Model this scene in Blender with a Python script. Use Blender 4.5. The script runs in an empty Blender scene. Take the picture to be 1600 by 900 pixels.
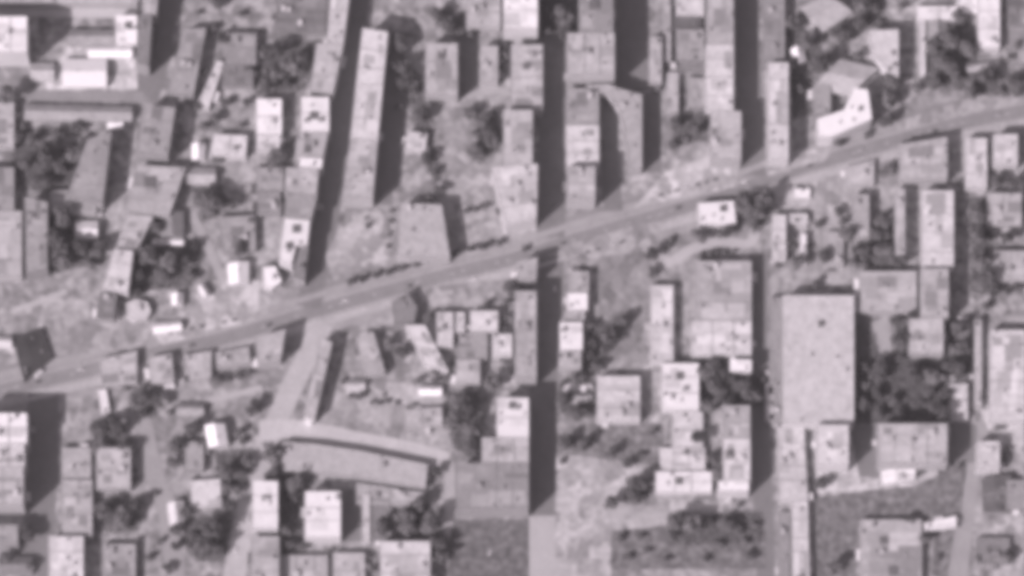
import bpy, bmesh, math, random
from mathutils import Vector, Matrix
R = math.radians
C = bpy.context.scene.collection
scn = bpy.context.scene

# ------------------------------------------------------------------ camera, sky, sun, exposure
TILT = R(20.0)            # the aircraft camera looks 20 degrees off the vertical
DIST = 4000.0
GSD = 0.5                 # metres per photo pixel (1600 wide) at the centre
W, H = 1600, 900
cam_d = bpy.data.cameras.new('camera'); cam = bpy.data.objects.new('camera', cam_d); C.objects.link(cam)
cam_d.sensor_width = 36.0
cam_d.lens = 36.0 * DIST / (W * GSD)
cam_d.clip_start = 10.0; cam_d.clip_end = 20000.0
cam.location = (0, -DIST * math.sin(TILT), DIST * math.cos(TILT))
cam.rotation_euler = (TILT, 0, 0)
scn.camera = cam

SUN_EL, SUN_DX, SUN_DY = R(35), 0.72, 0.69      # light travels towards +x +y (shadows fall up and to the right)
world = bpy.data.worlds.new('World'); scn.world = world; world.use_nodes = True
wn = world.node_tree; bg = wn.nodes['Background']
sky = wn.nodes.new('ShaderNodeTexSky'); sky.sky_type = 'NISHITA'; sky.sun_disc = False
sky.sun_elevation = SUN_EL; sky.sun_rotation = math.atan2(-SUN_DX, -SUN_DY); sky.dust_density = 3.0
hs = wn.nodes.new('ShaderNodeHueSaturation'); hs.inputs['Saturation'].default_value = 0.0
wn.links.new(sky.outputs[0], hs.inputs['Color'])
tn = wn.nodes.new('ShaderNodeMix'); tn.data_type = 'RGBA'; tn.blend_type = 'MULTIPLY'; tn.inputs[0].default_value = 1.0
wn.links.new(hs.outputs[0], tn.inputs[6]); tn.inputs[7].default_value = (1.0, 0.86, 0.97, 1)
wn.links.new(tn.outputs[2], bg.inputs['Color'])
bg.inputs['Strength'].default_value = 0.06
sd = bpy.data.lights.new('sun', 'SUN'); sun = bpy.data.objects.new('sun', sd); C.objects.link(sun)
sd.energy = 3.7; sd.angle = R(0.5); sd.color = (1.0, 0.885, 0.955)
ldir = Vector((SUN_DX, SUN_DY, -math.tan(SUN_EL) * math.hypot(SUN_DX, SUN_DY))).normalized()
sun.rotation_euler = ldir.to_track_quat('-Z', 'Y').to_euler()
sun.location = (-300, -300, 400)

scn.view_settings.view_transform = 'Standard'; scn.view_settings.look = 'None'
scn.view_settings.gamma = 1.0; scn.view_settings.use_curve_mapping = False
scn.view_settings.exposure = 0.48
scn.render.engine = 'CYCLES'
scn.cycles.pixel_filter_type = 'BLACKMAN_HARRIS'; scn.cycles.filter_width = 6.6     # soft aerial lens and film
scn.cycles.max_bounces = 4; scn.cycles.use_denoising = True

random.seed(7)
HAZE = 1.45e-5

# ------------------------------------------------------------------ photo pixel -> world on plane z = h
_rot = Matrix.Rotation(TILT, 3, 'X')
def at(px, py, h=0.0):
    d = _rot @ Vector(((px - W / 2) * GSD / DIST, (H / 2 - py) * GSD / DIST, -1.0))
    o = cam.location
    t = (h - o.z) / d.z
    return Vector((o.x + d.x * t, o.y + d.y * t))
LEAN = math.sin(TILT) / GSD       # photo pixels that a metre of height moves a point up

# ------------------------------------------------------------------ materials (all grey: the film is monochrome)
MATS = {}
def mat(name, tone, rough=0.85, var=0.18, big=14.0, fine=1.6, obj_var=0.0, streak=False, kind=None):
    key = (name, round(tone, 3))
    if key in MATS: return MATS[key]
    m = bpy.data.materials.new(name); m.use_nodes = True
    nt = m.node_tree; b = nt.nodes['Principled BSDF']
    b.inputs['Roughness'].default_value = rough
    try: b.inputs['Specular IOR Level'].default_value = 0.25
    except Exception: pass
    geo = nt.nodes.new('ShaderNodeNewGeometry')
    n1 = nt.nodes.new('ShaderNodeTexNoise'); n1.inputs['Scale'].default_value = 1.0 / big; n1.inputs['Detail'].default_value = 3
    n2 = nt.nodes.new('ShaderNodeTexNoise'); n2.inputs['Scale'].default_value = 1.0 / (fine * 1.5); n2.inputs['Detail'].default_value = 2
    nt.links.new(geo.outputs['Position'], n1.inputs['Vector']); nt.links.new(geo.outputs['Position'], n2.inputs['Vector'])
    a = nt.nodes.new('ShaderNodeMath'); a.operation = 'MULTIPLY_ADD'
    nt.links.new(n1.outputs['Fac'], a.inputs[0]); a.inputs[1].default_value = 2.6 * var; a.inputs[2].default_value = 1 - 1.3 * var
    a2 = nt.nodes.new('ShaderNodeMath'); a2.operation = 'MULTIPLY_ADD'
    nt.links.new(n2.outputs['Fac'], a2.inputs[0]); a2.inputs[1].default_value = 4.0 * var; a2.inputs[2].default_value = 1 - 2.0 * var
    mu = nt.nodes.new('ShaderNodeMath'); mu.operation = 'MULTIPLY'
    nt.links.new(a.outputs[0], mu.inputs[0]); nt.links.new(a2.outputs[0], mu.inputs[1])
    last = mu
    if obj_var:
        oi = nt.nodes.new('ShaderNodeObjectInfo')
        a3 = nt.nodes.new('ShaderNodeMath'); a3.operation = 'MULTIPLY_ADD'
        nt.links.new(oi.outputs['Random'], a3.inputs[0]); a3.inputs[1].default_value = 2 * obj_var; a3.inputs[2].default_value = 1 - obj_var
        m3 = nt.nodes.new('ShaderNodeMath'); m3.operation = 'MULTIPLY'
        nt.links.new(last.outputs[0], m3.inputs[0]); nt.links.new(a3.outputs[0], m3.inputs[1]); last = m3
    if kind == 'facade':          # rows of window bays on the walls
        sep = nt.nodes.new('ShaderNodeSeparateXYZ'); nt.links.new(geo.outputs['Position'], sep.inputs[0])
        def M(op, x, y=None):
            q = nt.nodes.new('ShaderNodeMath'); q.operation = op
            for i, v in enumerate((x, y)):
                if v is None: continue
                if isinstance(v, (int, float)): q.inputs[i].default_value = v
                else: nt.links.new(v, q.inputs[i])
            return q.outputs[0]
        u = M('FRACT', M('DIVIDE', M('ADD', sep.outputs[0], sep.outputs[1]), 2.7))
        v = M('FRACT', M('DIVIDE', sep.outputs[2], 3.3))
        w_ = M('MULTIPLY', M('LESS_THAN', M('ABSOLUTE', M('SUBTRACT', u, 0.5)), 0.2), M('LESS_THAN', M('ABSOLUTE', M('SUBTRACT', v, 0.55)), 0.27))
        k = M('SUBTRACT', 1.0, M('MULTIPLY', w_, 0.6))
        m4 = nt.nodes.new('ShaderNodeMath'); m4.operation = 'MULTIPLY'
        nt.links.new(last.outputs[0], m4.inputs[0]); nt.links.new(k, m4.inputs[1]); last = m4
    if kind == 'plots':           # plots of bare soil, grass, paving and rubble side by side
        vo = nt.nodes.new('ShaderNodeTexVoronoi'); vo.inputs['Scale'].default_value = 1 / 11.0; vo.inputs['Randomness'].default_value = .9; vo.distance = 'MANHATTAN'
        ad = nt.nodes.new('ShaderNodeVectorMath'); ad.operation = 'MULTIPLY_ADD'; nt.links.new(n2.outputs['Color'], ad.inputs[0]); ad.inputs[1].default_value = (3, 3, 0); nt.links.new(geo.outputs['Position'], ad.inputs[2])
        nt.links.new(ad.outputs[0], vo.inputs['Vector']); sx = nt.nodes.new('ShaderNodeSeparateColor'); nt.links.new(vo.outputs['Color'], sx.inputs[0])
        a6 = nt.nodes.new('ShaderNodeMath'); a6.operation = 'MULTIPLY_ADD'; nt.links.new(sx.outputs[0], a6.inputs[0]); a6.inputs[1].default_value = 0.62; a6.inputs[2].default_value = 0.7
        m6 = nt.nodes.new('ShaderNodeMath'); m6.operation = 'MULTIPLY'; nt.links.new(last.outputs[0], m6.inputs[0]); nt.links.new(a6.outputs[0], m6.inputs[1]); last = m6
    if kind == 'seams':           # standing seams / sheet joints of a metal or felt roof
        wv = nt.nodes.new('ShaderNodeTexWave'); wv.inputs['Scale'].default_value = 0.09; wv.inputs['Distortion'].default_value = 0.4
        nt.links.new(geo.outputs['Position'], wv.inputs['Vector'])
        a5 = nt.nodes.new('ShaderNodeMath'); a5.operation = 'MULTIPLY_ADD'
        nt.links.new(wv.outputs['Fac'], a5.inputs[0]); a5.inputs[1].default_value = 0.22; a5.inputs[2].default_value = 0.86
        m5 = nt.nodes.new('ShaderNodeMath'); m5.operation = 'MULTIPLY'
        nt.links.new(last.outputs[0], m5.inputs[0]); nt.links.new(a5.outputs[0], m5.inputs[1]); last = m5
    sc_ = nt.nodes.new('ShaderNodeMath'); sc_.operation = 'MULTIPLY'; sc_.use_clamp = True
    nt.links.new(last.outputs[0], sc_.inputs[0]); sc_.inputs[1].default_value = tone
    cb = nt.nodes.new('ShaderNodeCombineColor')
    for i in range(3): nt.links.new(sc_.outputs[0], cb.inputs[i])
    nt.links.new(cb.outputs[0], b.inputs['Base Color'])
    MATS[key] = m
    return m
TONES = dict(K=0.06, D=0.14, E=0.20, M=0.29, L=0.39, P=0.54, W=0.74)
def roof_mat(t, seams=False): return mat('roofing', TONES[t], var=0.2 if t != 'W' else 0.06, big=8, fine=1.5, obj_var=0.1, kind='seams' if seams else None)
def wall_mat(t): return mat('facade', max(0.28, min(TONES[t], 0.55)), var=0.1, kind='facade')
m_trim = mat('party_wall_stone', 0.33, var=0.2)
m_brick = mat('chimney_brick', 0.34)
m_glass = mat('dark_skylight_glass', 0.06, rough=0.3, var=0.1)
m_bark = mat('bark', 0.08); 
m_leaf = mat('foliage', 0.125, rough=0.9, var=0.3, big=6, fine=1.0, obj_var=0.35)
m_scrub_and_shade = mat('bush_foliage_and_shade', 0.15, rough=0.9, var=0.35, big=5, fine=1.2)
m_leaf2 = mat('pale_foliage', 0.13, rough=0.9, var=0.3, big=6, fine=1.0, obj_var=0.25)

# ------------------------------------------------------------------ mesh helpers
def link_mesh(name, verts, faces, m, parent=None):
    me = bpy.data.meshes.new(name); me.from_pydata([tuple(v) for v in verts], [], faces); me.update()
    if m: me.materials.append(m)
    o = bpy.data.objects.new(name, me); C.objects.link(o)
    if parent: o.parent = parent
    return o
def empty(name, loc, label, cat, group=None, rz=0.0):
    o = bpy.data.objects.new(name, None); C.objects.link(o); o.location = loc; o.rotation_euler = (0, 0, rz)
    o['label'] = label; o['category'] = cat
    if group: o['group'] = group
    return o
class MB:
    def __init__(s): s.v = []; s.f = []
    def prism(s, poly, z0, z1, top=True, bottom=False):
        n = len(poly); b = len(s.v)
        s.v += [(p[0], p[1], z0) for p in poly] + [(p[0], p[1], z1) for p in poly]
        for i in range(n): j = (i + 1) % n; s.f.append((b + i, b + j, b + n + j, b + n + i))
        if top: s.f.append(tuple(b + n + i for i in range(n)))
        if bottom: s.f.append(tuple(b + i for i in reversed(range(n))))
    def ring(s, outer, inner, z0, z1):
        n = len(outer); b = len(s.v)
        for pl, z in ((outer, z0), (outer, z1), (inner, z1), (inner, z0)): s.v += [(p[0], p[1], z) for p in pl]
        for i in range(n):
            j = (i + 1) % n
            for a in range(3): s.f.append((b + a * n + i, b + a * n + j, b + (a + 1) * n + j, b + (a + 1) * n + i))
    def box(s, x0, y0, z0, x1, y1, z1): s.prism([(x0, y0), (x1, y0), (x1, y1), (x0, y1)], z0, z1, True, True)
    def build(s, name, m, parent=None): return link_mesh(name, s.v, s.f, m, parent)
def area(p): return 0.5 * sum(p[i][0] * p[(i + 1) % len(p)][1] - p[(i + 1) % len(p)][0] * p[i][1] for i in range(len(p)))
def ccw(p): return list(p) if area(p) > 0 else list(reversed(p))
def inset(p, d):
    n = len(p); out = []
    for i in range(n):
        a, b, c = Vector(p[i - 1]), Vector(p[i]), Vector(p[(i + 1) % n])
        e1 = (b - a).normalized(); e2 = (c - b).normalized()
        n1 = Vector((-e1.y, e1.x)); n2 = Vector((-e2.y, e2.x)); nn = n1 + n2
        k = max(0.35, nn.dot(n1)); out.append(b + nn * (d / k))
    return out
def inside(p, q):
    c = False; n = len(p)
    for i in range(n):
        a, b = p[i], p[(i + 1) % n]
        if (a[1] > q[1]) != (b[1] > q[1]) and q[0] < (b[0] - a[0]) * (q[1] - a[1]) / (b[1] - a[1]) + a[0]: c = not c
    return c

# ------------------------------------------------------------------ the setting: ground, avenue, streets, paths
ground = MB(); ground.v = [(-4000, -4000, 0), (4000, -4000, 0), (4000, 4000, 0), (-4000, 4000, 0)]; ground.f = [(0, 1, 2, 3)]
g = ground.build('ground', mat('ground_earth', 0.28, var=0.42, big=14, fine=4.0, kind='plots')); g['kind'] = 'structure'
def smooth(pts, n=6):
    out = []
    for i in range(len(pts) - 1):
        p0 = pts[max(i - 1, 0)]; p1 = pts[i]; p2 = pts[i + 1]; p3 = pts[min(i + 2, len(pts) - 1)]
        for k in range(n):
            t = k / n
            out.append(tuple(0.5 * (2 * p1[a] + (p2[a] - p0[a]) * t + (2 * p0[a] - 5 * p1[a] + 4 * p2[a] - p3[a]) * t * t + (3 * p1[a] - p0[a] - 3 * p2[a] + p3[a]) * t ** 3) for a in (0, 1)))
    out.append(pts[-1]); return out
def strip(name, pts, width, off, m, z, h=0.0, sm=True):
    """a ribbon along photo-space points; width and offset in metres; h > 0 gives it a kerb"""
    P = [at(*p) for p in (smooth(pts) if sm else pts)]
    L, Rr = [], []
    for i, p in enumerate(P):
        d = (P[min(i + 1, len(P) - 1)] - P[max(i - 1, 0)]).normalized(); nrm = Vector((-d.y, d.x))
        w = width if not callable(width) else width(i / (len(P) - 1))
        L.append(p + nrm * (off + w / 2)); Rr.append(p + nrm * (off - w / 2))
    b = MB(); n = len(P)
    b.v = [(q.x, q.y, z) for q in L] + [(q.x, q.y, z) for q in Rr]
    for i in range(n - 1): b.f.append((i, n + i, n + i + 1, i + 1))
    if h > 0:
        k = len(b.v); b.v += [(q.x, q.y, 0.0) for q in L] + [(q.x, q.y, 0.0) for q in Rr]
        for i in range(n - 1):
            b.f.append((i, i + 1, k + i + 1, k + i)); b.f.append((n + i + 1, n + i, k + n + i, k + n + i + 1))
    o = b.build(name, m); o['kind'] = 'structure'; return o
AV = [(-120, 640), (0, 611), (150, 576), (233, 554), (333, 533), (400, 514), (500, 484), (600, 456), (700, 429), (800, 405), (900, 374), (1000, 344), (1083, 320), (1133, 307), (1200, 279), (1300, 248), (1400, 220), (1500, 193), (1600, 173), (1720, 150)]
m_walk = mat('paving', 0.318, var=0.16, big=10, fine=1.2)
m_asph = mat('asphalt', 0.235, var=0.16, big=12, fine=1.5)
m_asph_and_shade = mat('street_asphalt_and_shade', 0.19, var=0.12, big=10)  # also colours the dark strips laid under cast shadows
m_line = mat('road_paint', 0.75, var=0.1)
strip('avenue_shoulder', AV, 40, 0, mat('worn_asphalt', 0.3, var=0.2, big=12), 0.02)
strip('avenue_carriageway', AV, 12.5, 0, m_asph, 0.04)
strip('pavement', AV, 5.0, 12.5, m_walk, 0.14, 0.1)
strip('pavement', AV, 3.0, -12.0, mat('pale_kerbstone', 0.396, var=0.15), 0.14, 0.1)
for off_ in (-6.0, 6.0): strip('edge_line', AV, .5, off_, mat('edge_line_paint', .5), .06)
strip('verge', AV, 2.2, -9.0, mat('pale_verge', .42, var=.25), .05)
strip('avenue_service_lane', AV, 4.0, 17.8, mat('service_lane_asphalt', 0.232), 0.05)
# lane marks: dashes along the carriageway
def dashes(name, pts, off, m, step=9, ln=3, w=0.35, z=0.06):
    P = [at(*p) for p in smooth(pts, 10)]; b = MB(); acc = 0; on = 0
    for i in range(len(P) - 1):
        seg = P[i + 1] - P[i]; L = seg.length; d = seg / L; nr = Vector((-d.y, d.x)); s = -acc
        while s + ln < L:
            if s >= 0:
                a = P[i] + d * s + nr * off; k = len(b.v)
                for q in (a - nr * w / 2, a + d * ln - nr * w / 2, a + d * ln + nr * w / 2, a + nr * w / 2): b.v.append((q.x, q.y, z))
                b.f.append((k, k + 1, k + 2, k + 3))
            s += step
        acc = (L - s) if s < L else -(s - L); acc = -(s - L)
        acc = L - s if False else -(s - L)
        acc = -acc * -1
    o = b.build(name, m); o['kind'] = 'structure'
dashes('lane_marking', AV, 0.0, m_line)
STREETS_AND_SHADE = [
 ('street', [(285, -60), (262, 0), (248, 60), (236, 125), (225, 150)], 22, m_asph_and_shade),
 ('street', [(572, -80), (558, 0), (545, 100), (528, 200), (513, 320), (490, 440), (482, 480)], 20, m_asph_and_shade),
 ('street', [(868, -80), (866, 60), (864, 170), (862, 300), (860, 370)], 22, m_asph_and_shade),
 ('street', [(860, 400), (858, 500), (848, 620), (846, 800), (846, 960)], 21, m_asph_and_shade),
 ('street', [(1168, -80), (1168, 60), (1172, 170), (1178, 275)], 19, m_asph_and_shade),
 ('street', [(1186, 395), (1184, 500), (1186, 600), (1192, 790), (1200, 960)], 15, m_asph_and_shade),
 ('street', [(68, 615), (66, 700), (62, 800), (50, 960)], 24, m_asph_and_shade),
 ('street', [(505, 505), (478, 560), (440, 640), (415, 700), (385, 800), (355, 960)], 17, mat('pale_street_surface', 0.42, var=0.14)),
 ('street', [(405, 672), (470, 672), (560, 690), (640, 705), (700, 722)], 16, mat('pale_street_surface', 0.48, var=0.14)),
 ('street', [(-60, 148), (60, 150), (140, 150), (225, 152)], 9, mat('side_street_surface', 0.258, var=0.14)),
 ('street', [(-60, 17), (80, 19), (215, 22)], 8, mat('pale_street_surface', 0.46, var=0.1)),
 ('street', [(205, 600), (222, 660), (240, 740), (262, 800), (280, 960)], 15, mat('side_street_surface', 0.310, var=0.14)),
 ('street', [(1545, 660), (1520, 720), (1508, 800), (1490, 960)], 15, mat('side_street_surface', 0.310, var=0.1)),
 ('street', [(702, 722), (703, 790), (702, 840)], 8, mat('pale_street_surface', 0.378, var=0.1)),
 ('street', [(848, 806), (848, 860), (848, 960)], 21, mat('side_street_surface', 0.40, var=0.1)),
 ('shade_strip', [(628, 50), (618, 130), (610, 220), (600, 320)], 19, m_asph_and_shade),  # from here, dark strips paint extra shade under the buildings' cast shadows
 ('shade_strip', [(986, -60), (986, 60), (988, 140)], 26, m_asph_and_shade),
 ('shade_strip', [(950, 150), (952, 240), (958, 330)], 15, m_asph_and_shade),
 ('shade_strip', [(1018, 145), (1018, 270)], 15, m_asph_and_shade),
 ('shade_strip', [(1350, 664), (1349, 745)], 23, m_asph_and_shade),
 ('shade_strip', [(1506, 662), (1504, 722)], 20, m_asph_and_shade),
 ('shade_strip', [(1346, 462), (1347, 662)], 12, m_asph_and_shade),
 ('shade_strip', [(548, 765), (548, 846)], 16, m_asph_and_shade),
 ('shade_strip', [(732, 50), (732, 150)], 16, m_asph_and_shade),
 ('path', [(635, 60), (655, 150), (680, 240), (715, 300)], 9, mat('path_gravel', 0.344, var=0.12)),
 ('path', [(700, 170), (740, 150), (770, 140), (800, 150)], 7, mat('path_gravel', 0.361, var=0.12)),
 ('path', [(1030, 418), (1060, 402), (1085, 388), (1130, 378), (1172, 380), (1178, 350), (1150, 325)], 8, mat('bright_path_gravel', 0.43, var=0.1)),
 ('path', [(1372, 500), (1380, 515), (1386, 550), (1408, 600)], lambda t: 16 - 11 * t, mat('path_gravel', 0.361, var=0.12)),
 ('path', [(20, 486), (60, 472), (105, 455)], 5, mat('bright_path_gravel', 0.41, var=0.1)),
 ('path', [(320, 628), (360, 618), (410, 606)], 5, mat('bright_path_gravel', 0.41, var=0.1)),
 ('path', [(1205, 443), (1235, 438), (1262, 430)], 5, mat('bright_path_gravel', 0.41, var=0.1)),
 ('path', [(690, 345), (720, 330), (780, 312), (830, 300)], 5, mat('path_gravel', 0.378, var=0.1)),
 ('path', [(290, 320), (318, 370), (345, 430), (360, 460)], 7, mat('path_gravel', 0.361, var=0.1)),
]
for k, (nm, pts, w, m) in enumerate(STREETS_AND_SHADE): strip(nm, pts, w, 0, m, 0.08 + 0.008 * k)
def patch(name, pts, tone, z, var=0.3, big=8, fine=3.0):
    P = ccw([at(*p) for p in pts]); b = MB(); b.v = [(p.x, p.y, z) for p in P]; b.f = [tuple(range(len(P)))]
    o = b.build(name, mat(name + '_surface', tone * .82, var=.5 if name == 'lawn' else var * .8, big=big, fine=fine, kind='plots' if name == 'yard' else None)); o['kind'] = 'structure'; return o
PATCHES = [
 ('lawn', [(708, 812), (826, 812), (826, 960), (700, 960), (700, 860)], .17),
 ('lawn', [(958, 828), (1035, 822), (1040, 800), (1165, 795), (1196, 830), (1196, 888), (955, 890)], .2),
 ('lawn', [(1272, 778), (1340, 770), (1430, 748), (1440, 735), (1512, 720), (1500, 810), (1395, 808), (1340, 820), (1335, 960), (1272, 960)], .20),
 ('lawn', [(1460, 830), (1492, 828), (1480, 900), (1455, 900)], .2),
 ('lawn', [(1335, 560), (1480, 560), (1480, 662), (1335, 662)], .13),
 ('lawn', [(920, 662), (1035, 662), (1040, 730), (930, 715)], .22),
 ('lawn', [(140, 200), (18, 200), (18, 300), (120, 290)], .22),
 ('yard', [(935, 400), (1015, 395), (1012, 570), (935, 560)], .28),
 ('yard', [(615, 300), (695, 300), (715, 400), (600, 415)], .33),
 ('yard', [(700, 150), (800, 150), (830, 340), (690, 345)], .36),
 ('yard', [(725, 360), (838, 320), (838, 372), (730, 398)], .46),
 ('yard', [(545, 330), (606, 330), (608, 405), (520, 440), (508, 400)], .42),
 ('yard', [(100, 460), (240, 505), (225, 545), (30, 560), (100, 520)], .36),
 ('yard', [(370, 430), (470, 455), (400, 500), (250, 540), (240, 510), (300, 480)], .47),
 ('yard', [(1040, 270), (1150, 225), (1155, 290), (990, 325)], .56),
 ('yard', [(1195, 100), (1235, 100), (1242, 236), (1300, 232), (1290, 250), (1200, 275)], .46),
 ('yard', [(1405, 190), (1600, 125), (1600, 160), (1400, 205)], .38),
 ('yard', [(1205, 320), (1330, 300), (1330, 462), (1205, 462)], .38),
 ('yard', [(1275, 665), (1325, 665), (1345, 755), (1430, 735), (1480, 735), (1430, 760), (1275, 772)], .52),
 ('yard', [(868, 708), (930, 715), (1040, 740), (1010, 790), (868, 815)], .47),
 ('yard', [(868, 795), (1165, 782), (1160, 800), (1035, 822), (955, 830), (955, 960), (868, 960)], .44),
 ('yard', [(515, 595), (690, 600), (695, 660), (560, 660), (500, 660)], .40),
 ('yard', [(1530, 640), (1600, 640), (1600, 710), (1560, 705)], .52),
 ('yard', [(1555, 810), (1600, 800), (1600, 960), (1550, 960)], .44),
 ('yard', [(640, 455), (740, 440), (790, 440), (780, 490), (690, 500)], .38),
 ('yard', [(880, 385), (1000, 350), (1040, 345), (1010, 395), (940, 400), (885, 415)], .36),
 ('yard', [(1210, 300), (1400, 250), (1400, 300), (1200, 330)], .42),
 ('yard', [(0, 640), (40, 640), (40, 900), (-60, 900), (-60, 640)], .36),
 ('yard', [(290, 5), (345, 0), (345, 90), (300, 150), (270, 150)], .33),
 ('yard', [(440, 860), (590, 860), (590, 960), (430, 960)], .32),
 ('yard', [(1035, 0), (1105, 0), (1105, 230), (1040, 230)], .3),
 ('yard', [(115, 60), (215, 45), (215, 140), (60, 140)], .6),
 ('yard', [(-60, -20), (215, -20), (215, 12), (-60, 12)], .5),
]
for k, (nm, pts, t) in enumerate(PATCHES): patch(nm, pts, t, 0.3 + 0.008 * k)

# ------------------------------------------------------------------ buildings
NB = [0]
SPECS = []
def norm(quad):
    if len(quad) == 4 and not isinstance(quad[0], tuple):
        x0, y0, x1, y1 = quad; quad = [(x0, y0), (x1, y0), (x1, y1), (x0, y1)]
    return quad
def building(quad, h, tone, label, name='apartment_building', cat='building', fac=True, dots=(), group=None, gable=False, seams=False, wtone=None):
    """quad: photo outline TL, TR, BR, BL including the sunlit wall below the roof (fac) or any roof polygon"""
    if len(quad) == 4 and not isinstance(quad[0], tuple):
        x0, y0, x1, y1 = quad; quad = [(x0, y0), (x1, y0), (x1, y1), (x0, y1)]
    if fac and len(quad) == 4:
        s = min(h * LEAN, 0.45 * (quad[3][1] - quad[0][1])); yb = (quad[2][1] + quad[3][1]) / 2; xm = (quad[2][0] + quad[3][0]) / 2
        for q2, h2 in SPECS:        # a neighbour of like height built against the south wall hides it
            ty = (q2[0][1] + q2[1][1]) / 2
            if -4 < ty - yb < 9 and q2[0][0] - 3 < xm < q2[1][0] + 3 and h2 > h - 6: s = min(s, max(0, (h - h2) * LEAN) - (ty - yb) + 0.8)
        quad = [quad[0], quad[1], (quad[2][0], quad[2][1] - s), (quad[3][0], quad[3][1] - s)]
    P = ccw([at(p[0], p[1], h) for p in quad])
    c = sum(P, Vector((0, 0))) / len(P)
    root = empty(name, (c.x, c.y, 0), label, cat, group)
    P = [p - c for p in P]
    wm = wall_mat(wtone or tone); rnd = random.Random(NB[0]); NB[0] += 1
    if gable and len(P) == 4:
        # ridge along the longer axis
        if (P[1] - P[0]).length < (P[2] - P[1]).length: P = P[1:] + P[:1]
        rise = min(3.0, 0.35 * (P[2] - P[1]).length); he = h - rise * 0.5
        wb = MB(); wb.prism(P, -0.3, he, top=False)
        r0 = (P[3] + P[0]) / 2; r1 = (P[1] + P[2]) / 2; k = len(wb.v)
        wb.v += [(r0.x, r0.y, he + rise - .05), (r1.x, r1.y, he + rise - .05)]
        wb.f += [(7, 4, k), (5, 6, k + 1)]
        wb.build('wall', wm, root)
        ax = (r1 - r0).normalized() * 0.35; sd_ = (P[0] - r0) * 1.06 - (P[0] - r0)
        rb = MB(); zt = he + rise; dz = -rise * 0.06
        for off in (0.18, 0.0):
            rb.v += [tuple((P[0] + sd_ - ax)) + (he + dz + off,), tuple(P[1] + sd_ + ax) + (he + dz + off,), tuple(r1 + ax) + (zt + off,), tuple(r0 - ax) + (zt + off,),
                     tuple(P[2] - sd_ + ax) + (he + dz + off,), tuple(P[3] - sd_ - ax) + (he + dz + off,)]
        rb.f += [(0, 1, 2, 3), (3, 2, 4, 5), (9, 8, 7, 6), (11, 10, 8, 9), (0, 6, 7, 1), (5, 4, 10, 11), (0, 3, 9, 6), (3, 5, 11, 9), (1, 7, 8, 2), (2, 8, 10, 4)]
        roof = rb.build('roof', roof_mat(tone), root)
        q = r0.lerp(r1, rnd.uniform(0.2, 0.8)); cb = MB(); cb.box(q.x - .5, q.y - .5, zt - 1, q.x + .5, q.y + .5, zt + 1.2); cb.build('chimney', m_brick, roof)
        return root
    wb = MB(); wb.prism(P, -0.3, h, top=False); wb.build('wall', wm, root)
    I = inset(P, 0.4)
    rb = MB(); rb.v = [(p.x, p.y, h - 0.02) for p in I]; rb.f = [tuple(range(len(I)))]
    roof = rb.build('roof', roof_mat(tone, seams), root)
    pb = MB(); pb.ring(P, I, h, h + 0.35); pb.v += []; 
    k = len(P); pb.f += []
    pb.ring([p for p in I], [p for p in I], h - 0.05, h) if False else None
    pb.build('parapet', mat('parapet_stone', min(.7, TONES[tone] * 1.03)), root)
    # party walls across long roofs
    if len(P) == 4:
        e = [(P[(i + 1) % 4] - P[i]).length for i in range(4)]
        a = 0 if e[0] > e[1] else 1
        L = e[a]; n = int(L // 17)
        if L > 26 and min(e) > 6 and name == 'apartment_building' and not seams:
            for j in range(1, n + 1):
                t = j / (n + 1) + rnd.uniform(-.05, .05)
                p = I[a].lerp(I[(a + 1) % 4], t); q = I[(a + 3) % 4].lerp(I[(a + 2) % 4], t)
                d = (q - p).normalized(); nr = Vector((-d.y, d.x)) * 0.2; fb = MB()
                fb.prism([p - nr, p + nr, q + nr, q - nr][::-1], h - .02, h + rnd.uniform(.25, .6)); fb.build('party_wall', m_trim, roof)
    if len(P) == 4:
        def uv(u, v): return (I[0].lerp(I[1], u)).lerp(I[3].lerp(I[2], u), v)
        TK = 'KDEMLPW'; ti = TK.index(tone)
        for j in range(2 + int(abs(area(P)) / 260) if name != 'warehouse' and abs(area(P)) > 110 else 0):
            u0, v0 = rnd.uniform(0, .7), rnd.uniform(0, .75); u1, v1 = min(1, u0 + rnd.uniform(.2, .55)), min(1, v0 + rnd.uniform(.12, .35))
            sb_ = MB(); z_ = h + .02 + .012 * j; sb_.v = [tuple(uv(*w_)) + (z_,) for w_ in ((u0, v0), (u1, v0), (u1, v1), (u0, v1))]; sb_.f = [(0, 1, 2, 3)]
            tt = TONES[tone] * rnd.choice((.62, .75, .85, 1.15, 1.25) if tone != 'W' else (.72, .85, .93))
            sb_.build('roof_section', mat('roof_felt', round(tt, 2), var=.14, big=5, fine=1.4), roof)
        # lean-tos and yard sheds built against the walls
        for j in range(rnd.choice((1, 1, 2, 3)) if name != 'warehouse' else 0):
            sd2 = rnd.choice((0, 1, 2, 3)); a_, b_ = P[sd2], P[(sd2 + 1) % 4]; e_ = (b_ - a_); Ls = e_.length; e_ = e_ / max(Ls, .1); out = Vector((e_.y, -e_.x))
            if Ls < 7: continue
            w_ = rnd.uniform(3, min(9, Ls * .7)); t0 = rnd.uniform(0, Ls - w_); d_ = rnd.uniform(2, 4.5); hh = rnd.uniform(2.5, min(5.5, max(2.6, h - 1.5)))
            p0 = a_ + e_ * t0 + out * .02; p1 = p0 + e_ * w_; eb = MB(); pol = ccw([p0, p1, p1 + out * d_, p0 + out * d_]); k0 = 0
            eb.prism(pol, -.3, hh, top=True, bottom=True); eb.build('extension', mat('extension_roofing', rnd.choice((.1, .14, .22, .4, .52, .66)), var=.15), root)
    # chimneys, stair heads
    A = abs(area(P)); xs = [p.x for p in I]; ys = [p.y for p in I]; I2 = inset(P, 1.8)
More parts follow.
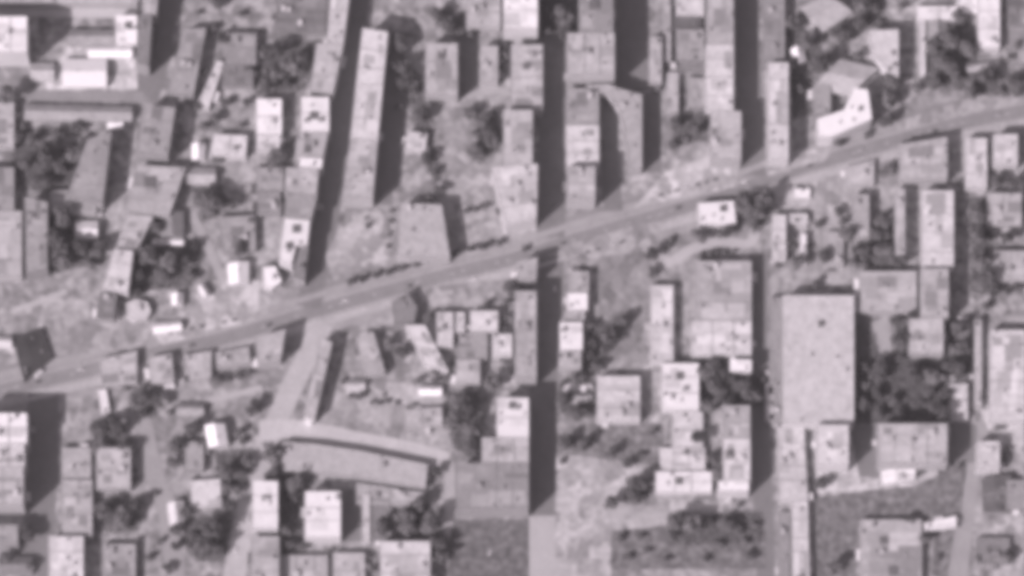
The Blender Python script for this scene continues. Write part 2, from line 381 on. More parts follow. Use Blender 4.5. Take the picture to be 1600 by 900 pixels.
    for j in range(min(6, int(A / 260) + (A > 90))):
        for _ in range(20):
            q = (rnd.uniform(min(xs), max(xs)), rnd.uniform(min(ys), max(ys)))
            if inside(I2, q): break
        else: continue
        cb = MB(); r = rnd.random()
        if r < .7:
            w, d = rnd.uniform(.4, .6), rnd.uniform(.6, 1.5); cb.box(q[0] - w, q[1] - d, h - .02, q[0] + w, q[1] + d, h + rnd.uniform(1.2, 2.2)); cb.build('chimney', m_brick, roof)
        elif inside(inset(P, 3.2), q):
            w, d = rnd.uniform(1.2, 2), rnd.uniform(1.4, 2.2); cb.box(q[0] - w, q[1] - d, h - .02, q[0] + w, q[1] + d, h + 2.4); cb.build('stair_head', mat('stair_head_render', rnd.choice((.3, .45, .55))), roof)
        elif inside(inset(P, 2.2), q):
            w = rnd.uniform(.8, 1.3); cb.box(q[0] - w, q[1] - w, h - .02, q[0] + w, q[1] + w, h + .5); cb.build('skylight', m_glass, roof)
    for d in dots:
        px, py = d[0], d[1]; s = d[2] if len(d) > 2 else 2.6
        q = at(px, py, h) - c; cb = MB(); cb.box(q.x - s, q.y - s, h - .02, q.x + s, q.y + s, h + 1.2)
        cb.build('light_well_cover', mat('dark_felt', 0.13), roof)
    return root
TODO = []
def B(quad, h, tone, label, **k): TODO.append((norm(quad), h, tone, label, k)); SPECS.append((norm(quad), h))
def Hs(quad, h, tone, label, **k):
    k.setdefault('gable', True); k.update(name='house', cat='house'); TODO.append((norm(quad), h, tone, label, k)); SPECS.append((norm(quad), h))

# --- north of the avenue, west of the long slanting shaded street
B((-60, 26, 42, 102), 31, 'W', 'white high block at the left edge throwing a wide shadow rightwards')
B([(-60, -30), (228, -30), (214, 13), (-60, 13)], 10, 'L', 'long pale roof along the top left edge above the bright lane')
Hs((138, 70, 206, 94), 8, 'W', 'small white long house between the big white block and the dark-roofed house')
Hs((108, 46, 178, 68), 7, 'M', 'mid grey shed roof just below the bright lane, upper left', )
B((180, 24, 214, 76), 10, 'W', 'white square house with one dark roof hatch beside the dark narrow roof', dots=[(200, 40)])
B([(216, 25), (238, 20), (232, 118), (212, 112)], 21, 'E', 'narrow dark-roofed block beside the wide shadow at the top left')
B([(218, -60), (250, -60), (244, 18), (222, 18)], 21, 'L', 'pale narrow block at the top edge left of the wide slanting shadow')
Hs((48, 98, 84, 128), 5, 'L', 'little pale cottage below the shadow of the big white block')
Hs((98, 92, 166, 138), 7, 'W', 'pale house with ridge above the narrow horizontal street')
Hs([(38, 162), (206, 166), (206, 192), (38, 190)], 6, 'M', 'long mid grey low row house below the narrow horizontal street')
Hs((168, 186, 192, 202), 4, 'W', 'tiny white shed above the dark trees, left part')
B((-50, 160, 22, 236), 8, 'L', 'pale block at the left edge left of the spiky dark trees')
B((-50, 262, 22, 322), 9, 'M', 'mid grey block at the left edge below the spiky trees')
B([(136, 218), (174, 206), (160, 330), (104, 318)], 17, 'M', 'mid grey slanting block right of the spiky dark trees')
B([(224, 164), (274, 168), (262, 256), (212, 252)], 17, 'M', 'mid grey slanting block just below the upper left crossroads')
B([(286, 46), (322, 44), (302, 158), (262, 152)], 11, 'M', 'mid grey slanting block right of the wide upper left shadow')
Hs([(338, 95), (350, 98), (326, 174), (308, 168)], 5, 'P', 'thin pale slanting shed right of a dark diagonal shadow line', gable=False)
B((352, 52, 400, 96), 8, 'M', 'mid grey low block between small trees and the dark upper yard')
B((346, 102, 396, 140), 7, 'E', 'dull grey low block above the white house with dark right side')
B([(334, 210), (386, 212), (384, 250), (326, 248)], 8, 'P', 'pale broad block left of the white house annex')
Hs((300, 224, 320, 252), 6, 'W', 'small bright house left of the pale broad block')
B([(214, 258), (290, 262), (264, 332), (194, 326)], 11, 'L', 'pale slanting block with dark square light well', dots=[(234, 285, 4.5)])
Hs((288, 262, 336, 290), 6, 'L', 'pale little house below the white small house, left third')
Hs((118, 345, 152, 376), 7, 'W', 'small white house sitting between two dark tree clumps')
B([(38, 308), (74, 316), (74, 432), (40, 440)], 19, 'M', 'mid grey tall narrow block left of the darkest tree clump')
B([(-50, 330), (34, 330), (34, 440), (-50, 440)], 9, 'L', 'pale wide block on the left edge above the bright bent path')
B((78, 298, 150, 340), 7, 'L', 'pale low block above the small white house among trees')
B([(198, 334), (240, 338), (214, 398), (180, 396)], 12, 'L', 'pale slanting block below the block with the square light well')
B([(178, 390), (208, 392), (200, 458), (160, 452)], 15, 'P', 'bright slanting block left of a dark shaded yard')
B([(156, 456), (183, 458), (178, 506), (150, 504)], 11, 'E', 'dark-roofed small block standing at the avenue, left third')
Hs((252, 330, 286, 368), 7, 'E', 'dull dark-roofed house above the thin white shed')
Hs((238, 372, 286, 384), 3, 'W', 'thin white shed among the dark trees, left third')
B([(20, 528), (64, 512), (82, 560), (38, 598)], 3, 'K', 'black diamond-shaped flat roof beside the avenue at the left', name='pavilion', cat='pavilion', fac=False, wtone='D')
Hs((-40, 524, 18, 545), 4, 'P', 'pale small house at the left edge left of the black diamond roof')
B([(196, 474), (212, 468), (230, 472), (236, 486), (230, 498), (210, 502), (198, 494)], 5, 'P', 'small pale rounded pavilion beside the dark-roofed corner block', name='pavilion', cat='pavilion', fac=False)
Hs([(238, 504), (282, 500), (284, 518), (240, 524)], 5, 'W', 'long white house along the avenue right of the rounded pavilion')
Hs((268, 458, 286, 480), 6, 'W', 'small bright square house set back north of the avenue')
Hs([(308, 448), (320, 442), (330, 462), (318, 468)], 5, 'P', 'tiny tilted pale house right of the small bright square house')
Hs([(356, 412), (388, 408), (388, 446), (358, 448)], 7, 'W', 'bright house left of the small white corner house')
B([(340, 340), (398, 336), (400, 395), (350, 400)], 6, 'M', 'mid grey low block below the large dark yard tree')
B((402, 300, 438, 340), 9, 'M', 'mid grey block left of the block facing the slanting shaded street')
B([(432, -30), (514, -30), (508, 56), (432, 56)], 7, 'E', 'large dark grey roof at the top edge left of the slanting shaded street')
B([(518, -40), (550, -40), (536, 64), (510, 60)], 20, 'P', 'bright narrow block at the top edge facing the slanting shaded street')
B([(494, 68), (537, 66), (520, 160), (484, 152)], 20, 'L', 'pale block north of the white block with one dark hatch')
B((400, 155, 440, 214), 10, 'W', 'brilliant white square block left of the block with one dark hatch')
B((400, 212, 438, 238), 7, 'P', 'pale annex attached below the brilliant white square block')
B((470, 152, 514, 208), 20, 'W', 'white block with one dark hatch facing the slanting shaded street', dots=[(490, 181, 3)])
B([(464, 206), (512, 208), (504, 248), (460, 246)], 19, 'L', 'pale block with dark hatch directly below the white hatched block', dots=[(480, 234)])
B([(468, 246), (504, 248), (502, 262), (466, 260)], 20, 'W', 'thin bright block squeezed between two pale blocks on the slanting street')
B([(446, 262), (498, 264), (494, 304), (444, 300)], 19, 'L', 'pale wide block fourth down the west side of the slanting street')
B([(446, 302), (496, 304), (486, 345), (444, 342)], 19, 'M', 'mid grey wide block above the ring-shaped white block')
B((400, 262, 442, 298), 8, 'M', 'mid grey low roof below the dark gap under the pale annex')
B([(444, 342), (484, 345), (480, 382), (462, 384), (456, 412), (436, 408)], 17, 'W', 'white angled block with two dark roof openings near the avenue', fac=False, dots=[(463, 358, 3), (452, 384, 2.5)])
B([(462, 384), (482, 384), (476, 448), (458, 442)], 14, 'E', 'dull dark block behind the white angled block, in half shadow')
B([(410, 418), (430, 416), (440, 440), (424, 452), (412, 448)], 7, 'W', 'small white corner house in the pale yard north of the avenue', fac=False)

# --- between the slanting street and the middle shaded street
B([(566, 44), (606, 50), (598, 132), (556, 130)], 21, 'P', 'first long roof from the north of the terrace beside the longest shadow')
B([(556, 132), (598, 134), (590, 218), (547, 216)], 21, 'P', 'middle roof of the long terrace beside the longest shadow')
B([(547, 218), (590, 220), (582, 325), (534, 324)], 21, 'L', 'southern roof of the long terrace beside the longest shadow')
B([(636, 206), (668, 208), (664, 240), (632, 238)], 6, 'P', 'small pale flat block right of the longest shadow')
B([(626, 318), (690, 320), (703, 402), (640, 404), (620, 400)], 14, 'L', 'broad light grey block with slanting right side casting a sharp shadow', fac=False)
B((664, 68, 715, 160), 16, 'L', 'pale block with one dark hatch west of a tall rectangular shadow', dots=[(690, 88, 2.6)])
B((728, -30, 782, 50), 9, 'L', 'pale block at the top edge left of the brilliant white block')
B((750, 72, 778, 136), 11, 'L', 'pale narrow block right of the tall rectangular shadow')
B((786, -40, 840, 64), 30, 'W', 'tall brilliant white block at the top centre edge')
B((798, 70, 848, 172), 17, 'L', 'pale block directly below the tall brilliant white block', dots=[(822, 104, 2.5)])
B((786, 172, 832, 256), 24, 'L', 'pale block second below the tall white block')
B([(768, 262), (840, 256), (838, 356), (790, 366)], 22, 'P', 'pale corner block where the middle shaded street meets the avenue from the north')
Hs((770, 268, 786, 300), 5, 'M', 'small grey lean-to on the west side of the pale corner block') if False else None

# --- between the middle and the right shaded street
B((904, -40, 958, 52), 28, 'M', 'mid grey tall block at the top edge right of the darkest tree mass', dots=[(928, 8, 4)])
B((886, 52, 960, 136), 27, 'L', 'pale tall block with white northern edge left of the broadest shadow')
B([(916, 133), (950, 131), (972, 140), (1003, 148), (1003, 262), (985, 266), (975, 200), (966, 168), (948, 146), (918, 141)], 15, 'L', 'hooked pale block with a bright curved northern edge', fac=False)
B((884, 138, 936, 196), 15, 'M', 'mid grey block below the pale tall block with white edge')
B((884, 196, 936, 260), 15, 'P', 'bright block left of the shadow beside the hooked block')
B((886, 260, 930, 326), 22, 'L', 'pale corner block with the pointed shadow beside the avenue')
B((1014, 58, 1034, 136), 10, 'L', 'pale narrow block right of the broadest shadow')
B((1036, -30, 1048, 100), 6, 'L', 'thin pale strip roof at the top right of centre')
B((1056, -30, 1100, 24), 8, 'P', 'bright block at the top edge above two dark narrow roofs')
B((1052, 26, 1094, 42), 5, 'D', 'dark narrow roof upper one of two between pale blocks')
B((1056, 46, 1100, 94), 7, 'M', 'mid grey block between two dark narrow roofs')
B((1042, 96, 1100, 114), 4, 'E', 'dull narrow roof lower one of two between pale blocks')
B((1040, 114, 1060, 180), 6, 'L', 'pale slender block left of a thin vertical shadow')
B((1074, 122, 1104, 172), 6, 'M', 'mid grey low block right of a thin vertical shadow')
B((1104, -40, 1146, 68), 20, 'L', 'pale block at the top edge facing the right shaded street', dots=[])
B((1110, -30, 1130, 30), 23, 'W', 'small white rooftop storey standing on the pale northernmost block', name='rooftop_pavilion') if False else None
B((1102, 70, 1146, 172), 20, 'P', 'bright block second from the top on the right shaded street')
B((1110, 174, 1158, 262), 19, 'L', 'pale block third from the top on the right shaded street')

# --- north of the avenue, right of the right shaded street
B((1192, -40, 1226, 96), 9, 'M', 'mid grey long block at the top edge right of the right shaded street')
B((1200, 98, 1232, 260), 16, 'P', 'bright long block right of the right shaded street, left of small shadow')
Hs([(1236, 76), (1254, 70), (1260, 98), (1240, 108)], 6, 'W', 'small bright house enclosed by dark diagonal trees')
Hs([(1250, 12), (1290, -8), (1332, 22), (1286, 54)], 8, 'L', 'pale rotated square house at the top right', gable=True)
Hs([(1270, 138), (1312, 92), (1372, 112), (1330, 152)], 8, 'L', 'pale rotated house behind the white angled block')
B([(1276, 186), (1318, 172), (1334, 138), (1356, 140), (1362, 186), (1300, 214), (1278, 214)], 20, 'W', 'brilliant white angled block just north of the avenue, right part', fac=False)
B((1270, 132, 1298, 172), 8, 'M', 'mid grey annex left of the brilliant white angled block')
B([(1358, 48), (1404, 46), (1404, 120), (1388, 112), (1362, 84)], 14, 'P', 'bright wedge-shaped block left of a rectangular shadow, upper right', fac=False)
B((1436, 26, 1446, 120), 4, 'P', 'thin bright vertical strip roof at the upper right')
B((1432, 10, 1496, 26), 5, 'W', 'bright thin horizontal roof near the top right')
Hs((1450, 32, 1480, 64), 5, 'M', 'mid grey small house below the bright thin horizontal roof')
B((1528, -30, 1562, 82), 10, 'W', 'long white block near the top right corner')
B((1500, -30, 1527, 26), 7, 'W', 'short white wing left of the long white corner block')
B((1574, -30, 1640, 40), 7, 'E', 'dark grey block in the top right corner')
B((1576, 42, 1640, 104), 6, 'M', 'mid grey block on the right edge below the corner block')
Hs([(1508, 100), (1560, 92), (1562, 106), (1512, 116)], 4, 'L', 'thin pale shed below the long white block')

# --- south of the avenue, far left
B((-50, 646, 42, 694), 26, 'W', 'white block beside the deep shadow below the avenue at the left edge')
B((-50, 694, 38, 728), 25, 'P', 'bright second block down the left edge below the avenue')
B((-50, 730, 36, 806), 25, 'L', 'pale third block down the left edge below the avenue')
B((-50, 820, 28, 860), 14, 'M', 'mid grey block low on the left edge')
Hs([(155, 562), (214, 548), (214, 604), (160, 608)], 6, 'L', 'pale house south of the avenue left of a short dark gap', gable=False)
B([(231, 560), (268, 552), (272, 602), (236, 606)], 7, 'L', 'pale block south of the avenue between two short dark gaps')
B([(286, 556), (330, 548), (330, 594), (296, 598)], 5, 'L', 'pale low block right of the two short dark gaps')
B([(336, 552), (388, 542), (392, 570), (338, 578)], 5, 'L', 'pale low block second west of the short slanting shadow')
B((150, 700, 204, 770), 9, 'L', 'pale house below the arch of dark trees')
B((96, 700, 142, 742), 6, 'L', 'pale low block right of the deep left shadow')
B((96, 750, 144, 832), 8, 'L', 'pale block left of a narrow upright shadow, lower left')
B((76, 838, 130, 930), 12, 'P', 'bright block at the bottom edge left of a narrow shadow')
Hs((0, 870, 50, 900), 6, 'E', 'dark grey house in the lower left corner')
B((160, 850, 212, 930), 6, 'M', 'mid grey block at the bottom edge below the round dark trees')
Hs([(320, 664), (350, 662), (356, 700), (326, 704)], 9, 'W', 'white house with grey stripes left of a dark upright shadow')
Hs((276, 630, 318, 652), 5, 'M', 'mid grey small house above the round dark tree, lower left')
Hs([(262, 786), (286, 782), (288, 818), (266, 824)], 6, 'P', 'pale small house at the edge of the big dark grove')
B([(296, 752), (344, 748), (346, 792), (300, 800)], 5, 'P', 'bright low block above the big dark grove')
B((288, 690, 318, 740), 6, 'M', 'mid grey block left below the white striped house')
B([(398, 530), (446, 514), (438, 572), (402, 578)], 15, 'L', 'pale block left of the short slanting shadow at the avenue')
B([(500, 530), (519, 534), (492, 662), (474, 656)], 12, 'L', 'slender pale slanting block casting a long narrow shadow')
B([(556, 530), (583, 518), (602, 588), (572, 592)], 8, 'L', 'pale slanting block left of a short steep shadow')
B([(612, 472), (636, 457), (652, 480), (648, 502), (616, 508)], 9, 'E', 'dark grey five-sided block below the avenue', fac=False)
B([(632, 508), (664, 508), (700, 584), (664, 576)], 8, 'P', 'bright diagonal block right below the five-sided dark roof')
B((682, 488, 708, 546), 8, 'P', 'bright upright block right of the five-sided dark roof')
B((712, 488, 726, 516), 7, 'P', 'narrow bright block east of the bright upright block')
B((734, 486, 778, 520), 8, 'P', 'bright wide block left below the tree at the avenue')
B((716, 520, 762, 556), 7, 'M', 'mid grey square block with a narrow dark right side')
B((804, 455, 838, 604), 19, 'L', 'pale long block west of the middle street right below the avenue')
B((768, 522, 800, 562), 6, 'P', 'bright small block left of the pale long block')
B((712, 562, 750, 606), 8, 'L', 'pale block above the dark grove near the middle street')
B([(806, 410), (840, 402), (838, 446), (810, 446)], 16, 'L', 'pale small corner block on the south side of the avenue at the middle street')
B((776, 622, 826, 682), 21, 'W', 'white block with dark hatch on the middle street south of the avenue', dots=[(800, 634)])
B((752, 684, 826, 722), 21, 'L', 'pale block under the white hatched block on the middle street')
B((712, 724, 826, 810), 21, 'M', 'large mid grey block above the dark lawn at the middle street')
Hs((655, 602, 690, 620), 5, 'W', 'small bright house left of the dark grove')
Hs([(545, 592), (570, 592), (570, 612), (545, 614)], 4, 'L', 'small pale house above the tiny row of dark bushes')
B([(630, 640), (690, 636), (692, 668), (634, 674)], 5, 'L', 'pale low block with grey stripes left of the grove')
B([(440, 690), (492, 694), (560, 704), (668, 726), (665, 762), (556, 746), (490, 738), (440, 738)], 7, 'L', 'long low range with slanting north wall beside the pale curving street', fac=False)
Hs((488, 710, 506, 736), 8, 'W', 'small bright roof standing in the long slanting grey range') if False else None
B([(556, 754), (662, 770), (660, 796), (556, 790)], 4, 'L', 'low pale roof tucked behind the long low range, above the bottom grove')
B((476, 768, 532, 850), 15, 'W', 'brilliant white rectangular block between two dark yards, bottom left of centre')
B((394, 752, 434, 838), 19, 'W', 'white block with a small dark hatch at the pale slanting street', dots=[(414, 779, 2.2)])
B((392, 838, 436, 930), 12, 'L', 'pale block below the white hatched block at the slanting street')
B((566, 772, 578, 850), 5, 'P', 'thin bright strip roof right of the brilliant rectangular block')
B((438, 868, 512, 930), 5, 'L', 'pale low block at the bottom edge below the brilliant rectangular block')
B((520, 864, 570, 930), 6, 'L', 'pale low block second at the bottom edge, right of the first')
B((580, 790, 612, 842), 4, 'E', 'dull dark roof left of the dark bottom grove')
B((594, 846, 672, 930), 12, 'P', 'bright square block at the bottom edge below the dark grove')

# --- south of the avenue, between the middle and the right street
B((888, 424, 920, 456), 7, 'L', 'pale north end of the row east of the middle street')
B((886, 458, 918, 484), 8, 'W', 'white small block second in the row east of the middle street')
B((882, 486, 914, 504), 7, 'L', 'pale small block third in the row east of the middle street')
B((874, 504, 910, 546), 10, 'W', 'bright block fourth in the row east of the middle street')
B((872, 548, 908, 584), 10, 'L', 'pale southernmost block in the row east of the middle street')
B((1016, 446, 1052, 562), 7, 'P', 'bright long block standing alone between dark yard and wide grey roof')
B((1086, 408, 1174, 500), 10, 'L', 'wide light grey roof with one bright spot west of the right street', dots=[])
B((1080, 502, 1174, 562), 10, 'P', 'wide bright roof below the wide light grey one')
B((1140, 562, 1174, 590), 14, 'W', 'small white corner block below the wide pale roof')
B([(1090, 318), (1146, 314), (1150, 348), (1130, 352), (1092, 350)], 9, 'W', 'white block with dark hatch just below the avenue near the right street', fac=False, dots=[(1130, 326, 2.5)])
B((1034, 568, 1092, 642), 10, 'W', 'white block with one dark hatch left of the dark round grove', dots=[(1062, 588, 2.8)])
B((1050, 644, 1098, 700), 6, 'P', 'bright block below the white block with one dark hatch')
B((1030, 700, 1102, 734), 5, 'P', 'pale wide block above the long white bar')
B((1024, 737, 1112, 774), 7, 'W', 'long white bar-shaped block with one dark hatch', dots=[(1061, 752, 2.6)])
B((1122, 752, 1170, 778), 20, 'W', 'short white block at the corner of the right shaded street')
B((1130, 686, 1172, 750), 20, 'P', 'bright block with dark hatch left of the deep right street shadow', dots=[(1140, 710, 3)])
B((1130, 634, 1172, 684), 20, 'L', 'pale block beneath the dark round grove facing the right street')
B((932, 588, 1000, 664), 9, 'P', 'bright square block among the dark trees right of the middle street')
Hs((895, 612, 925, 632), 4, 'M', 'mid grey shed amid the trees by the bright square block')
Hs((880, 596, 925, 606), 3, 'P', 'thin pale shed left of the bright square block')

# --- south of the avenue, right part
B((1222, 462, 1334, 664), 14.5, 'P', 'largest pale rectangular flat roof with a single small dark hatch', name='warehouse', cat='warehouse', dots=[(1283, 506, 2.2)])
B((1202, 464, 1220, 664), 5, 'M', 'narrow pale strip building along the west side of the largest roof')
B((1206, 336, 1228, 412), 8, 'P', 'bright west wing around the small dark courtyard below the avenue')
B((1250, 366, 1260, 418), 6, 'W', 'slim white wing right of the small dark courtyard')
B((1226, 334, 1262, 352), 5, 'P', 'bright north wing over the small dark courtyard')
B((1290, 362, 1318, 420), 4, 'L', 'pale low block right of the tree-dotted yard')
B((1332, 304, 1358, 376), 9, 'L', 'pale block left of the jagged dark trees')
B((1398, 296, 1414, 406), 11, 'L', 'pale narrow block right of the jagged dark trees')
B((1440, 298, 1490, 428), 13, 'P', 'bright long block right of a narrow upright shadow, upper right')
B((1342, 424, 1432, 494), 9, 'L', 'pale hall with vertical seams above the narrowing path', seams=True)
B((1334, 436, 1344, 492), 6, 'W', 'slim white annex left of the seamed hall')
B((1438, 420, 1482, 498), 17, 'L', 'pale block right of the seamed hall')
B((1542, 302, 1596, 358), 9, 'L', 'pale square block near the right edge below the avenue')
B((1552, 392, 1630, 444), 7, 'L', 'pale block second down the right edge')
B((1420, 498, 1474, 562), 14, 'L', 'pale square block standing in the dark grove right of the largest roof')
B((1522, 500, 1534, 640), 6, 'L', 'thin pale strip roof left of the bright right edge block')
B((1546, 516, 1602, 666), 10, 'P', 'bright long block on the right edge')
B((1484, 600, 1512, 660), 6, 'P', 'small bright block right of the dark grove')
B((1372, 662, 1480, 738), 20, 'L', 'wide pale block between two broad pointed shadows')
B((1276, 664, 1326, 740), 20, 'P', 'bright block left of the broad pointed shadow, under the largest roof')
B([(1214, 668), (1256, 668), (1262, 782), (1218, 782)], 6, 'P', 'north part of the long pale strip running to the bottom edge')
B([(1236, 784), (1262, 784), (1266, 960), (1238, 960)], 6, 'P', 'south part of the long pale strip running to the bottom edge')
B([(1376, 736), (1430, 728), (1430, 752), (1378, 762)], 5, 'W', 'small white block below the wide pale block')
B((1344, 812, 1440, 930), 6, 'L', 'pale wide block with dark hatches at the bottom right', dots=[(1380, 845, 2.8), (1395, 892, 3.2)])
B([(1442, 818), (1494, 806), (1494, 826), (1444, 834)], 4, 'W', 'thin white roof at the lower right beside the pale slanting street')
B((1526, 690, 1562, 742), 11, 'P', 'bright block right of the pale slanting street')
B([(1534, 748), (1580, 742), (1578, 804), (1536, 804)], 5, 'D', 'dark square roof right of the pale slanting street')
B((1526, 840, 1578, 884), 4, 'E', 'dark grey low roof in the lower right corner')
B((1572, 750, 1640, 800), 6, 'M', 'mid grey block on the right edge beside the dark square roof')
B([(1404, 226), (1480, 214), (1480, 288), (1406, 290)], 12, 'L', 'pale block directly below the avenue left of a rectangular shadow')
B([(152, 610), (166, 608), (172, 646), (158, 648)], 3, 'W', 'lone small white shed in the yard south of the avenue, far left', name='shed', cat='shed')
B((1240, 295, 1266, 312), 3, 'W', 'lone small white shed below the avenue right of the round tree group', name='shed', cat='shed')
B((1508, 216, 1542, 300), 9, 'P', 'bright upright block below the avenue right of a rectangular shadow')
B((1552, 210, 1590, 266), 13, 'P', 'bright block below the avenue near the right edge')
B([(1320, 262), (1366, 250), (1366, 292), (1322, 296)], 4, 'L', 'low pale block below the avenue left of the single round tree')
B((1196, 600, 1210, 660), 5, 'P', 'small pale kiosk-like block beside the right street and the narrow strip')
B((1216, 800, 1234, 930), 4, 'M', 'mid grey lean-to strip left of the southern pale strip')
B((1490, 500, 1516, 560), 4, 'D', 'dark low roof between the grove and the thin pale strip roof')
Hs((955, 800, 1010, 820), 4, 'L', 'pale low shed above the dark park lawn') if False else None

for q_, h_, t_, l_, k_ in TODO: building(q_, h_, t_, l_, **k_)

# ------------------------------------------------------------------ trees
def tree_proto(seed, mleaf, name='tree'):
    rnd = random.Random(seed)
    root = bpy.data.objects.new(name, None)
    tb = MB(); n = 7
    for k, (z, r, dx) in enumerate(((-.2, .055, 0), (.25, .04, .01), (.55, .028, .03))):
        for i in range(n):
            a = 2 * math.pi * i / n; tb.v.append((dx + r * math.cos(a), r * math.sin(a), z))
    for k in range(2):
        for i in range(n): j = (i + 1) % n; tb.f.append((k * n + i, k * n + j, (k + 1) * n + j, (k + 1) * n + i))
    for q in range(4):       # limbs
        a = rnd.uniform(0, 6.28); e = Vector((math.cos(a) * .45, math.sin(a) * .45, .85 + rnd.uniform(-.1, .15))); s = Vector((.02, 0, .45)); b = len(tb.v)
        for p, r in ((s, .02), (e, .006)):
            for i in range(4): t = math.pi / 2 * i; tb.v.append((p.x + r * math.cos(t), p.y + r * math.sin(t), p.z))
        for i in range(4): tb.f.append((b + i, b + (i + 1) % 4, b + 4 + (i + 1) % 4, b + 4 + i))
    cb = MB(); lobes = []
    for k in range(11):
        a = rnd.uniform(0, 6.28); rr = rnd.uniform(0, .62) ; lobes.append((Vector((rr * math.cos(a), rr * math.sin(a), 1.0 + rnd.uniform(-.35, .35) * (1 - rr * .4))), rnd.uniform(.28, .46)))
    for c, r in lobes:
        for _ in range(105):
            d = Vector((rnd.gauss(0, 1), rnd.gauss(0, 1), rnd.gauss(0, 1))).normalized()
            p = c + d * r * rnd.uniform(.55, 1.05) * (1 if d.z > -.3 else .7)
            nrm = (d + Vector((rnd.uniform(-.6, .6), rnd.uniform(-.6, .6), rnd.uniform(-.2, .8)))).normalized()
            t = nrm.orthogonal().normalized(); t.rotate(Matrix.Rotation(rnd.uniform(0, 6.28), 3, nrm)); u = nrm.cross(t); s = rnd.uniform(.05, .10); b = len(cb.v)
            for sx, sy in ((-1, -.6), (1, -.8), (.8, .9), (-.7, 1)): cb.v.append(tuple(p + t * sx * s + u * sy * s))
            cb.f.append((b, b + 1, b + 2, b + 3))
    tm = bpy.data.meshes.new('trunk'); tm.from_pydata(tb.v, [], tb.f); tm.materials.append(m_bark)
    cm = bpy.data.meshes.new('crown'); cm.from_pydata(cb.v, [], cb.f); cm.materials.append(mleaf)
    return tm, cm
TP = [tree_proto(i, m_leaf) for i in range(6)]
TL = [tree_proto(50 + i, m_leaf2) for i in range(2)]
TREE_N = [0]
def tree(px, py, r, label, group=None, pale=False):
    """r: crown radius in photo pixels"""
    TREE_N[0] += 1; rnd = random.Random(900 + TREE_N[0])
    rm = r * GSD; z = rm * 1.0
    p = at(px, py, rm * 1.0)
    root = empty('tree', (p.x, p.y, 0), label, 'tree', group, rz=rnd.uniform(0, 6.28))
    root.scale = (rm * rnd.uniform(.9, 1.1), rm * rnd.uniform(.9, 1.1), rm * rnd.uniform(.85, 1.15))
    tm, cm = (TL if pale else TP)[rnd.randrange(2 if pale else 6)]
    for nm, me in (('trunk', tm), ('crown', cm)):
        o = bpy.data.objects.new(nm, me); C.objects.link(o); o.parent = root
ORD = ['', 'first', 'second', 'third', 'fourth', 'fifth', 'sixth', 'seventh', 'eighth', 'ninth', 'tenth', 'eleventh', 'twelfth', 'thirteenth', 'fourteenth']
CLUMPS = []
def clump(label, group, pts, pale=False):
    """neighbouring crowns grow together: close pairs become one broader tree"""
    done = [tuple(p) for p in pts]
    for rnd_, cap in ((1, 99), (2, 15.5)):
        P = sorted(done, key=lambda p: p[2]) if rnd_ == 2 else list(done); done = []
        while P:
            a = P.pop(0); best = None
            for b in P:
                d = math.hypot(a[0] - b[0], a[1] - b[1])
                if 5.5 < a[2] < cap and b[2] < cap and d < 1.75 * max(a[2], b[2]) and (best is None or d < best[0]): best = (d, b)
            if best:
                b = best[1]; P.remove(b)
                done.append(((a[0] + b[0]) / 2, (a[1] + b[1]) / 2, 1.06 * math.sqrt(a[2] ** 2 + b[2] ** 2)))
            else: done.append(tuple(a[:2]) + (a[2],))
    done = [(p[0], p[1], p[2] * 1.1) for p in done]
    CLUMPS.append((label, group, done, pale))
def plant_clump(label, group, done, pale):
    if len(done) > 6: ys = sorted(p[1] for p in done); med = ys[len(ys) // 2]
    else: med = None
    for up in ((True, False) if med is not None else (None,)):
        row = sorted(p for p in done if up is None or (p[1] < med) == up)
        for k, p in enumerate(row):
            o_ = (ORD[k + 1] + ' ') if len(row) > 1 else ''
            u_ = {None: '', True: 'upper ', False: 'lower '}[up]
            tail = ' from the left' if len(row) > 1 else ''
            tree(p[0], p[1], p[2], o_ + u_ + label.replace('tree ', 'tree' + tail + ' ', 1), group, pale)
def one(label, x, y, r, pale=False): tree(x, y, r, label, None, pale)
clump('spiky dark tree left of the slanting grey block', 'spiky dark trees at the left', [(25, 215, 12), (38, 238, 15), (52, 215, 13), (60, 252, 16), (80, 240, 14), (88, 205, 11), (118, 200, 11), (112, 238, 14), (96, 262, 14), (72, 278, 14), (130, 248, 12), (128, 222, 10), (58, 292, 10), (44, 262, 11)])
clump('tree at the left edge beside the narrow horizontal street', 'trees at the left edge', [(4, 140, 14), (16, 152, 11), (30, 180, 9), (36, 196, 8)])
clump('tree in the upright clump left of the small white house', 'darkest tree clump', [(92, 335, 17), (88, 365, 15), (94, 392, 17), (90, 415, 14), (106, 332, 11), (106, 405, 12)])
clump('tree in the round clump below the small white house', 'round tree clump', [(132, 392, 16), (150, 395, 14), (140, 412, 12), (158, 378, 9), (124, 382, 9)])
clump('tree in the shaded yard behind the thin white shed', 'trees of the shaded yard', [(222, 400, 14), (222, 430, 13), (218, 455, 11), (240, 398, 15), (262, 405, 14), (274, 415, 15), (262, 428, 12), (302, 385, 11), (290, 405, 13), (300, 430, 10), (246, 345, 11), (242, 362, 9), (248, 425, 10)])
clump('broad tree above the shaded yard, left third', 'broad dark trees in the left third', [(318, 305, 15), (332, 322, 17), (322, 335, 11), (345, 305, 12), (362, 318, 11), (376, 380, 10), (372, 395, 9)])
clump('small tree right of the wide upper left shadow', 'yard trees at the upper left', [(312, 72, 9), (330, 45, 9), (340, 58, 8), (345, 10, 12), (335, 0, 10), (355, 62, 9), (322, 110, 8), (350, 160, 9), (376, 195, 8), (338, 185, 11), (310, 168, 9), (318, 195, 9), (365, 130, 8), (388, 110, 10), (375, 20, 8), (310, 20, 7), (385, 160, 9)])
